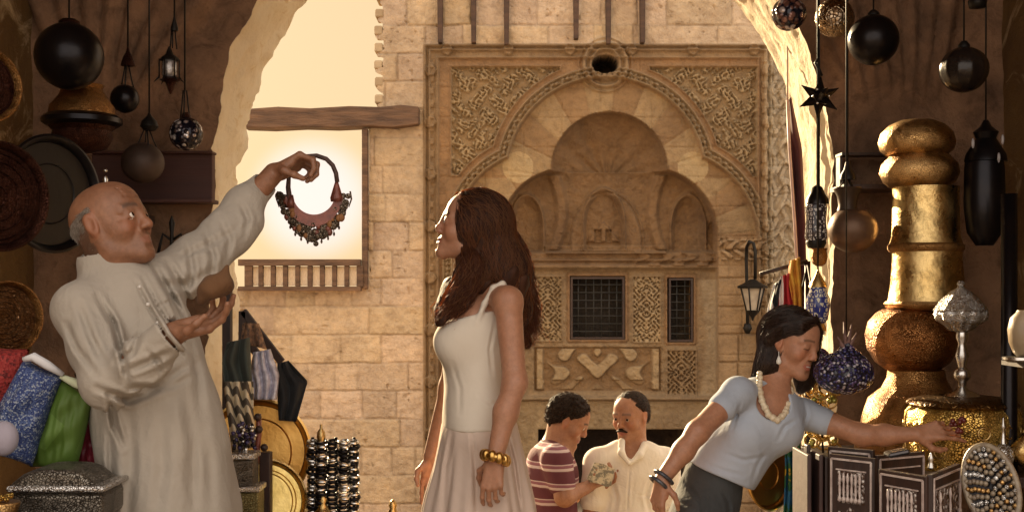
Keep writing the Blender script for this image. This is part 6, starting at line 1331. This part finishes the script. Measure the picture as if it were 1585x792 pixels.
mb = MB(); mb.tube([P(1268, 600, 4.56), P(1266, 500, 4.62), P(1250, 410, 4.97)], .004, 6); mb.tube([P(1268, 590, 4.56), P(1274, 700, 4.56)], .004, 6); obj('cord', mb, IRON, t)
# bead pouches
MOS = beaded('blue_silver_beadwork', [(.02, .02, .10), (.50, .46, .52), (.03, .03, .16), (.12, .08, .20), (.02, .015, .05)], 95, rough=.15); MOS2 = beaded('purple_beadwork', [(.10, .04, .14), (.35, .28, .36), (.05, .02, .07)], 95)
t = thing('bead_pouch', 'large dark blue beaded pouch gathered at its neck beside the brass finial', 'pouch', P(1306, 610, 4.2), 'beaded pouches')
pq = [ell(P(1306, 577, 4.2), (S(46, 4.2), .09, S(33, 4.2)), k=.02), rc(P(1312, 552, 4.2), P(1310, 535, 4.2), .05, .022, k=.03)]; solid('bag', pq, .0045, MOS, t, disp=lambda p: .0035 * n3(p, 60))
for k, (u, v) in enumerate(((1296, 520), (1306, 498), (1318, 502), (1326, 515))): mb = MB(); mb.tube([P(1310, 545, 4.2), P((1310 + u) / 2, (545 + v) / 2, 4.18), P(u, v, 4.2)], [.010, .007, .002], 6); obj('drawstring', mb, simple('brown_string_%d' % 0, (.22, .12, .10), (.10, .05, .04), 40) if k == 0 else bpy.data.materials['brown_string_0'], t)
mb = MB(); mb.tube([P(1310, 530, 4.2), (P(1310, 0, 4.2)[0], 4.2, vz(1.1))], .0025, 6); obj('cord', mb, IRON, t)
t = thing('bead_pouch', 'small purple beaded pouch by the black-haired woman\'s chin', 'pouch', P(1266, 575, 4.55), 'beaded pouches'); solid('bag', [ell(P(1268, 556, 4.55), (S(17, 4.55), .04, S(18, 4.55)))], .004, MOS2, t, disp=lambda p: .0025 * n3(p, 80)); mb = MB(); mb.tube([P(1268, 540, 4.55), P(1266, 505, 4.66)], .003, 6); obj('cord', mb, IRON, t)
# ---------------------------------------------------------------- the giant brass finial
Yg = 4.72; t = thing('brass_finial', 'giant brass minaret finial of stacked bulbs and cylinders', 'finial', P(1425, 712, Yg))
lathe_part('bulb', t, 1419, Yg, [(240, 46), (232, 55), (220, 58), (206, 54), (194, 42), (187, 26), (185, 8)], BRASS, 56); lathe_part('bulb', t, 1423, Yg, [(290, 44), (282, 54), (268, 60), (254, 57), (244, 47), (240, 44)], BRASS, 56)
lathe_part('drum', t, 1433, Yg, [(384, 55), (377, 54), (366, 51), (330, 50), (300, 49), (290, 50)], BRASS_HAM, 56); lathe_part('moulding', t, 1433, Yg, [(390, 54), (386, 57), (380, 57), (377, 54)], COPPER, 56)
lathe_part('drum', t, 1435, Yg, [(468, 60), (462, 58), (440, 55), (400, 52), (390, 52)], BRASS_HAM, 56); lathe_part('moulding', t, 1433, Yg, [(480, 50), (476, 60), (470, 63), (466, 60)], BRASS, 56)
lathe_part('globe', t, 1412, Yg, [(572, 40), (560, 56), (540, 68), (518, 71), (498, 66), (484, 54), (478, 44)], engraved('embossed_copper', (.52, .23, .08), (.22, .09, .03), 130, .30, .5), 64)
lathe_part('foot', t, 1418, Yg, [(712, 95), (690, 92), (640, 80), (616, 72), (600, 52), (585, 44), (572, 42)], COPPER, 56)
t = thing('silver_goblet', 'tall silver goblet with domed lid standing on the brass basket', 'goblet', P(1488, 612, 4.45)); Yh = 4.45
lathe_part('foot', t, 1489, Yh, [(613, 28), (609, 24), (603, 10), (598, 6)], SILVER_PL, 32); lathe_part('stem', t, 1489, Yh, [(598, 6), (590, 7), (584, 13), (574, 13), (568, 6), (560, 8), (550, 11), (540, 8), (532, 6), (522, 10), (514, 9)], SILVER_PL, 28)
lathe_part('bowl', t, 1487, Yh, [(514, 9), (510, 20), (504, 24), (500, 30), (494, 38), (486, 40), (480, 38)], SILVER, 40, 10, .06); lathe_part('lid', t, 1487, Yh, [(480, 41), (474, 37), (462, 28), (452, 17), (446, 7), (442, 4), (440, 6), (436, 5), (434, 1)], SILVER, 40)
t = thing('brass_basket', 'wide pierced brass drum basket the woman is reaching for', 'basket', P(1490, 722, 4.45))
lathe_part('wall', t, 1490, 4.45, [(722, 78), (712, 80), (680, 84), (650, 86), (636, 84), (626, 76)], GOLDFIL, 72, 24, .012); lathe_part('lid', t, 1490, 4.45, [(628, 80), (624, 84), (619, 80), (614, 60), (612, 30), (611, 4)], engraved('dim_brass_lid', (.30, .17, .06), (.15, .08, .03), 40, .3), 72)
for k in range(26):
    a = 2 * PI * k / 26; r = S(87, 4.45); c = P(1490, 676, 4.45) + (r * math.sin(a) * 1.0, r * math.cos(a), 0); mb = MB(); d = A3(math.sin(a), math.cos(a), 0); rr2 = S(9, 4.45)
    mb.lathe(c + (0, 0, .035 * (1 if k % 2 else -1)), [(rr2 + .003 * math.cos(b), .003 * math.sin(b)) for b in np.linspace(0, 2 * PI, 7)[:-1]], 16, axis=d, closed=True); obj('ring', mb, BRASS_HAM, t)
# trinket in her hand
t = thing('red_trinket', 'small dark red beaded trinket touched by the reaching fingers', 'trinket', P(1482, 668, 4.08))
for k in range(14): mb = MB(); mb.ell(P(1474 + 20 * hashf(k, 31), 648 + 22 * hashf(k, 32), 4.06) + (0, .02 * hashf(k, 33), 0), S(4.2, 4.0), 8, 6); obj('bead', mb, [simple('garnet', (.14, .02, .02), rough=.15, bump=0) if k == 0 else bpy.data.materials['garnet'], COPPER][k % 3 == 2], t)
# folding inlaid screens
INL = simple('bone_inlay', (.55, .45, .40), (.36, .27, .24), 60, .3, bump=.2); PEARL = beaded('pearl_inlay', [(.55, .48, .44), (.25, .19, .16), (.62, .55, .50), (.12, .07, .05)], 110, (.06, .03, .02), .15)
def screen(label, pts, vb, spind, medal, grp):
    """pts: successive top corners (u, v, Y) of hinged panels"""
    a0 = P(*pts[0]); t = thing('folding_screen', label, 'screen', (a0[0], a0[1], P(0, vb, pts[0][2])[2]), grp)
    zb_ = P(0, vb, pts[0][2])[2]
    for i in range(len(pts) - 1):
        A = P(*pts[i]); B = P(*pts[i + 1]); ux = (B - A) * (1, 1, 0); Lh = np.linalg.norm(ux); ux /= Lh; nrm = np.cross(ux, (0, 0, 1)); top = (A[2] + B[2]) / 2; Hh = top - zb_
        R_ = np.stack([ux, nrm, A3(0, 0, 1)], 1); C0 = A3(A[0], A[1], zb_) + ux * Lh / 2 + A3(0, 0, Hh / 2)
        mb = MB(); mb.box(C0, (Lh - .004, .014, Hh), R_); pn = obj('panel', mb, DKWOOD, t, smooth=False, bevel=.002); fr_ = MB(); w2 = .0045; y_ = nrm * .0085
        for (cx, cz, dx, dz) in ((0, Hh / 2 - .010, Lh - .02, w2), (-Lh / 2 + .010, 0, w2, Hh - .02), (Lh / 2 - .010, 0, w2, Hh - .02), (0, Hh / 2 - .034, Lh - .045, w2 * .7)): fr_.box(C0 + ux * cx + A3(0, 0, cz) + y_, (dx, .003, dz), R_)
        obj('inlay', fr_, INL, pn, smooth=False)
        ns_ = spind[i]
        if ns_:
            mb = MB(); mb.box(C0 + A3(0, 0, Hh / 2 - .075) + nrm * .0075, (Lh - .055, .002, .075), R_); obj('lattice', mb, PEARL, pn, smooth=False)
            for k in range(ns_):
                mb = MB(); c = C0 + ux * (-Lh / 2 + .036 + (Lh - .072) * k / max(1, ns_ - 1)) + A3(0, 0, Hh / 2 - .110) + nrm * .014; mb.lathe(c, [(.001, 0), (.0055, .004), (.005, .010), (.002, .014), (.0035, .03), (.002, .045), (.004, .055), (.002, .066), (.001, .07)], 10); obj('spindle', mb, INL, pn)
        if medal[i]:
            c = C0 + A3(0, 0, Hh / 2 - .165) + nrm * .007; st_ = [((.046 if k % 2 == 0 else .034) * math.sin(PI * k / 8), (.046 if k % 2 == 0 else .034) * math.cos(PI * k / 8)) for k in range(16)]
            mb = MB(); mb.prism(st_, c, ux, (0, 0, 1), .004); obj('medallion', mb, PEARL, pn, smooth=False)
    return t
screen('larger inlaid folding screen with star medallions, in front of the brass basket', [(1362, 730, 2.80), (1438, 731, 2.68), (1483, 720, 2.86)], 830, (7, 3), (1, 1), 'inlaid folding screens')
screen('inlaid folding screen standing left of the star-medallion one', [(1284, 702, 2.95), (1357, 708, 2.86)], 830, (6,), (1,), 'inlaid folding screens')
screen('low inlaid screen whose top edge shows behind the other two', [(1282, 690, 3.08), (1354, 696, 3.0), (1430, 706, 3.08)], 830, (0, 0), (0, 0), 'inlaid folding screens')
for i, u in enumerate((1247, 1256, 1265, 1274)):
    mb = MB(); h0 = 700 + 3 * (i % 2) if i != 1 else 690; mb.box((P(u, 0, 3.0)[0], 3.04, (P(0, h0, 3.0)[2] + P(0, 830, 3.0)[2]) / 2), (S(6.5, 3.0), .16 if i != 1 else .03, P(0, h0, 3.0)[2] - P(0, 830, 3.0)[2]))
    tag(obj('wooden_board', mb, DKWOOD if i % 2 else simple('red_brown_board', (.055, .020, .014), (.03, .012, .009), 6, .6), smooth=False, bevel=.003), ['red-brown board, outermost of the upright boards by the inlaid screens', 'tallest upright board by the inlaid screens', 'red-brown upright board second from the inlaid screens', 'dark upright board touching the inlaid screens'][i], 'board', 'upright boards by the inlaid screens')
t = thing('silver_bottle', 'little silver scent bottle with a stopper between the screens and the basket', 'bottle', P(1441, 732, 2.95)); lathe_part('body', t, 1441, 2.75, [(726, 1.5), (723, 5), (718, 4), (714, 2.5), (710, 4.5), (705, 3), (700, 1)], SILVER_PL, 14)
mb = MB(); q = P(1388, 700, 2.95); mb.box(q, (S(34, 2.95), .05, S(8, 2.95)), Matrix.Rotation(-.2, 3, 'Y')); tag(obj('silver_clasp', mb, simple('dark_clasp', (.08, .07, .07), metal=.7, rough=.25), smooth=False, bevel=.006), 'dark shiny clasp lying on the low inlaid screen', 'clasp')
# silver bits at the far right
t = thing('silver_bottle', 'silver rosewater bottle with a long neck right of the basket', 'bottle', P(1553, 722, 4.25)); lathe_part('body', t, 1553, 4.25, [(722, 9), (716, 14), (704, 17), (694, 14), (686, 6)], SILVER, 24, 8, .05); lathe_part('neck', t, 1553, 4.25, [(686, 6), (672, 3.5), (664, 3), (660, 5), (655, 3), (646, 1)], SILVER_PL, 16)
t = thing('silver_bowl', 'gilded silver bowl cut by the right photo edge', 'bowl', P(1588, 722, 4.25)); lathe_part('bowl', t, 1588, 4.25, [(722, 8), (714, 18), (700, 24), (690, 22), (676, 10), (668, 3)], BRASS_HAM, 28, 9, .05)
AGED = simple('aged_pearl', (.24, .19, .13), (.14, .10, .07), 60, .3, bump=.2)
t = thing('jewelled_mirror', 'oval silver hand mirror back set with rows of pearly stones at the lower right corner', 'mirror', P(1530, 830, 2.7)); c = P(1534, 752, 2.7); axn = A3(-.66, -.66, .22); axn /= np.linalg.norm(axn)
def oval_pt(a, r): 
    ux = np.cross((0, 0, 1), axn); ux /= np.linalg.norm(ux); uy = np.cross(axn, ux); e1 = uy * math.cos(.42) + ux * math.sin(.42) * -1; e2 = np.cross(axn, e1); return c + e1 * S(66, 2.7) * r * math.cos(a) + e2 * S(40, 2.7) * r * math.sin(a)
mb = MB(); mb.tube([oval_pt(a, 1.0) for a in np.linspace(0, 2 * PI, 41)[:-1]], .007, 8, closed=True); obj('rim', mb, AGED, t)
mb = MB(); V_ = [c - axn * .004] + [oval_pt(a, .98) for a in np.linspace(0, 2 * PI, 41)[:-1]]; V_ += [v - axn * .012 for v in V_]; mb.add(V_, [(0, 1 + i, 1 + (i + 1) % 40) for i in range(40)] + [(41, 42 + (i + 1) % 40, 42 + i) for i in range(40)] + [(1 + i, 42 + i, 42 + (i + 1) % 40, 1 + (i + 1) % 40) for i in range(40)]); obj('back', mb, BLKMET, t, smooth=False)
for j, rr3 in enumerate((.90, .76, .62, .48, .34, .18)):
    n_ = int(34 * rr3)
    for k in range(n_): mb = MB(); q = oval_pt(2 * PI * k / n_, rr3) + axn * .002; mb.ell(q, (.0062, .0062, .0062), 8, 6); obj('stone', mb, [AGED, SILVER, AGED, BRASS][(k + j) % 4], t)
t = thing('cream_vase', 'cream glazed vase at the right edge', 'vase', P(1585, 560, 3.3)); lathe_part('body', t, 1587, 3.3, [(552, 12), (545, 18), (530, 24), (510, 26), (492, 22), (484, 14), (480, 12)], simple('cream_glaze', (.36, .27, .17), (.24, .17, .10), 8, .4)); lathe_part('saucer', t, 1583, 3.3, [(560, 22), (556, 30), (552, 30)], SILVER_PL)
mb = MB(); mb.box((P(1605, 0, 3.35)[0], 3.35, P(0, 563, 3.35)[2]), (S(74, 3.35), .16, .012)); tag(obj('wall_shelf', mb, DKWOOD, smooth=False), 'dark shelf carrying the cream vase at the right edge', 'shelf')
t = thing('iron_lantern', 'tall black iron lantern in the shadow right of the brass finial', 'lantern', P(1526, 490, 4.6), G_HR)
lathe_part('hood', t, 1526, 4.6, [(250, 34), (240, 32), (215, 16), (205, 20), (196, 9), (186, 4)], BLKMET, 8); lathe_part('body', t, 1524, 4.6, [(380, 14), (360, 28), (320, 33), (262, 32), (250, 30)], BLKMET, 8); cord(t, 1526, 190, 4.6)
for (u, v) in ((1506, 222), (1552, 216), (1546, 244)): mb = MB(); mb.ell(P(u, v, 4.5), (S(3, 4), S(3, 4), S(9, 4)), 8, 6); obj('drop', mb, simple('grey_glass', (.35, .33, .34), rough=.1, bump=0) if u == 1506 else bpy.data.materials['grey_glass'], t)
mb = MB(); q = P(1562, 300, 4.3); mb.tube([(q[0], 4.3, q[2]), (q[0], 4.3, 0)], .028, 10); tag(obj('iron_post', mb, BLKMET), 'black iron post standing in the shadow near the right edge', 'post')
table('front stall table carrying the inlaid screens', P(1236, 0, 2.95)[0], 2.0, 2.5, 3.16, P(0, 830, 2.95)[2])
table('rear stall table under the brass basket and the giant finial', P(1318, 0, 4.3)[0], 2.02, 4.20, 5.08, P(0, 722, 4.45)[2])
# lantern on the portal wall
Yl = YW - .30; t = thing('wall_lantern', 'glass street lantern on an iron hoop bracket on the portal wall', 'lantern', P(1165, 520, YW - .05)); 
mb = MB(); mb.tube([P(1157, 516, YW - .04), P(1157, 470, YW - .06), P(1155, 400, YW - .06), P(1156, 382, YW - .1), P(1160, 374, Yl), P(1166, 376, Yl), P(1169, 390, Yl), P(1169, 432, Yl)], S(2.6, YW), 8); obj('bracket', mb, IRON, t); mb = MB(); mb.lathe(P(1157, 508, YW - .03), [(.02, -.05), (.045, 0), (.03, .05)], 12); obj('wall_boss', mb, IRON, t)
lathe_part('cap', t, 1165, Yl, [(446, 23), (443, 24), (438, 14), (432, 4)], IRON, 6); lathe_part('glass', t, 1165, Yl, [(480, 9), (446, 17)], simple('dusty_glass', (.42, .36, .28), (.30, .25, .20), 12, .2, bump=0), 6); lathe_part('base', t, 1165, Yl, [(496, 1), (490, 3), (484, 9), (480, 12)], IRON, 6)
for k in range(6):
    a = PI * k / 3; mb = MB(); c1 = P(1165, 480, Yl); c2 = P(1165, 446, Yl); mb.tube([c1 + (S(10, Yl) * math.cos(a), S(10, Yl) * math.sin(a), 0), c2 + (S(18, Yl) * math.cos(a), S(18, Yl) * math.sin(a), 0)], .008, 5); obj('bar', mb, IRON, t)
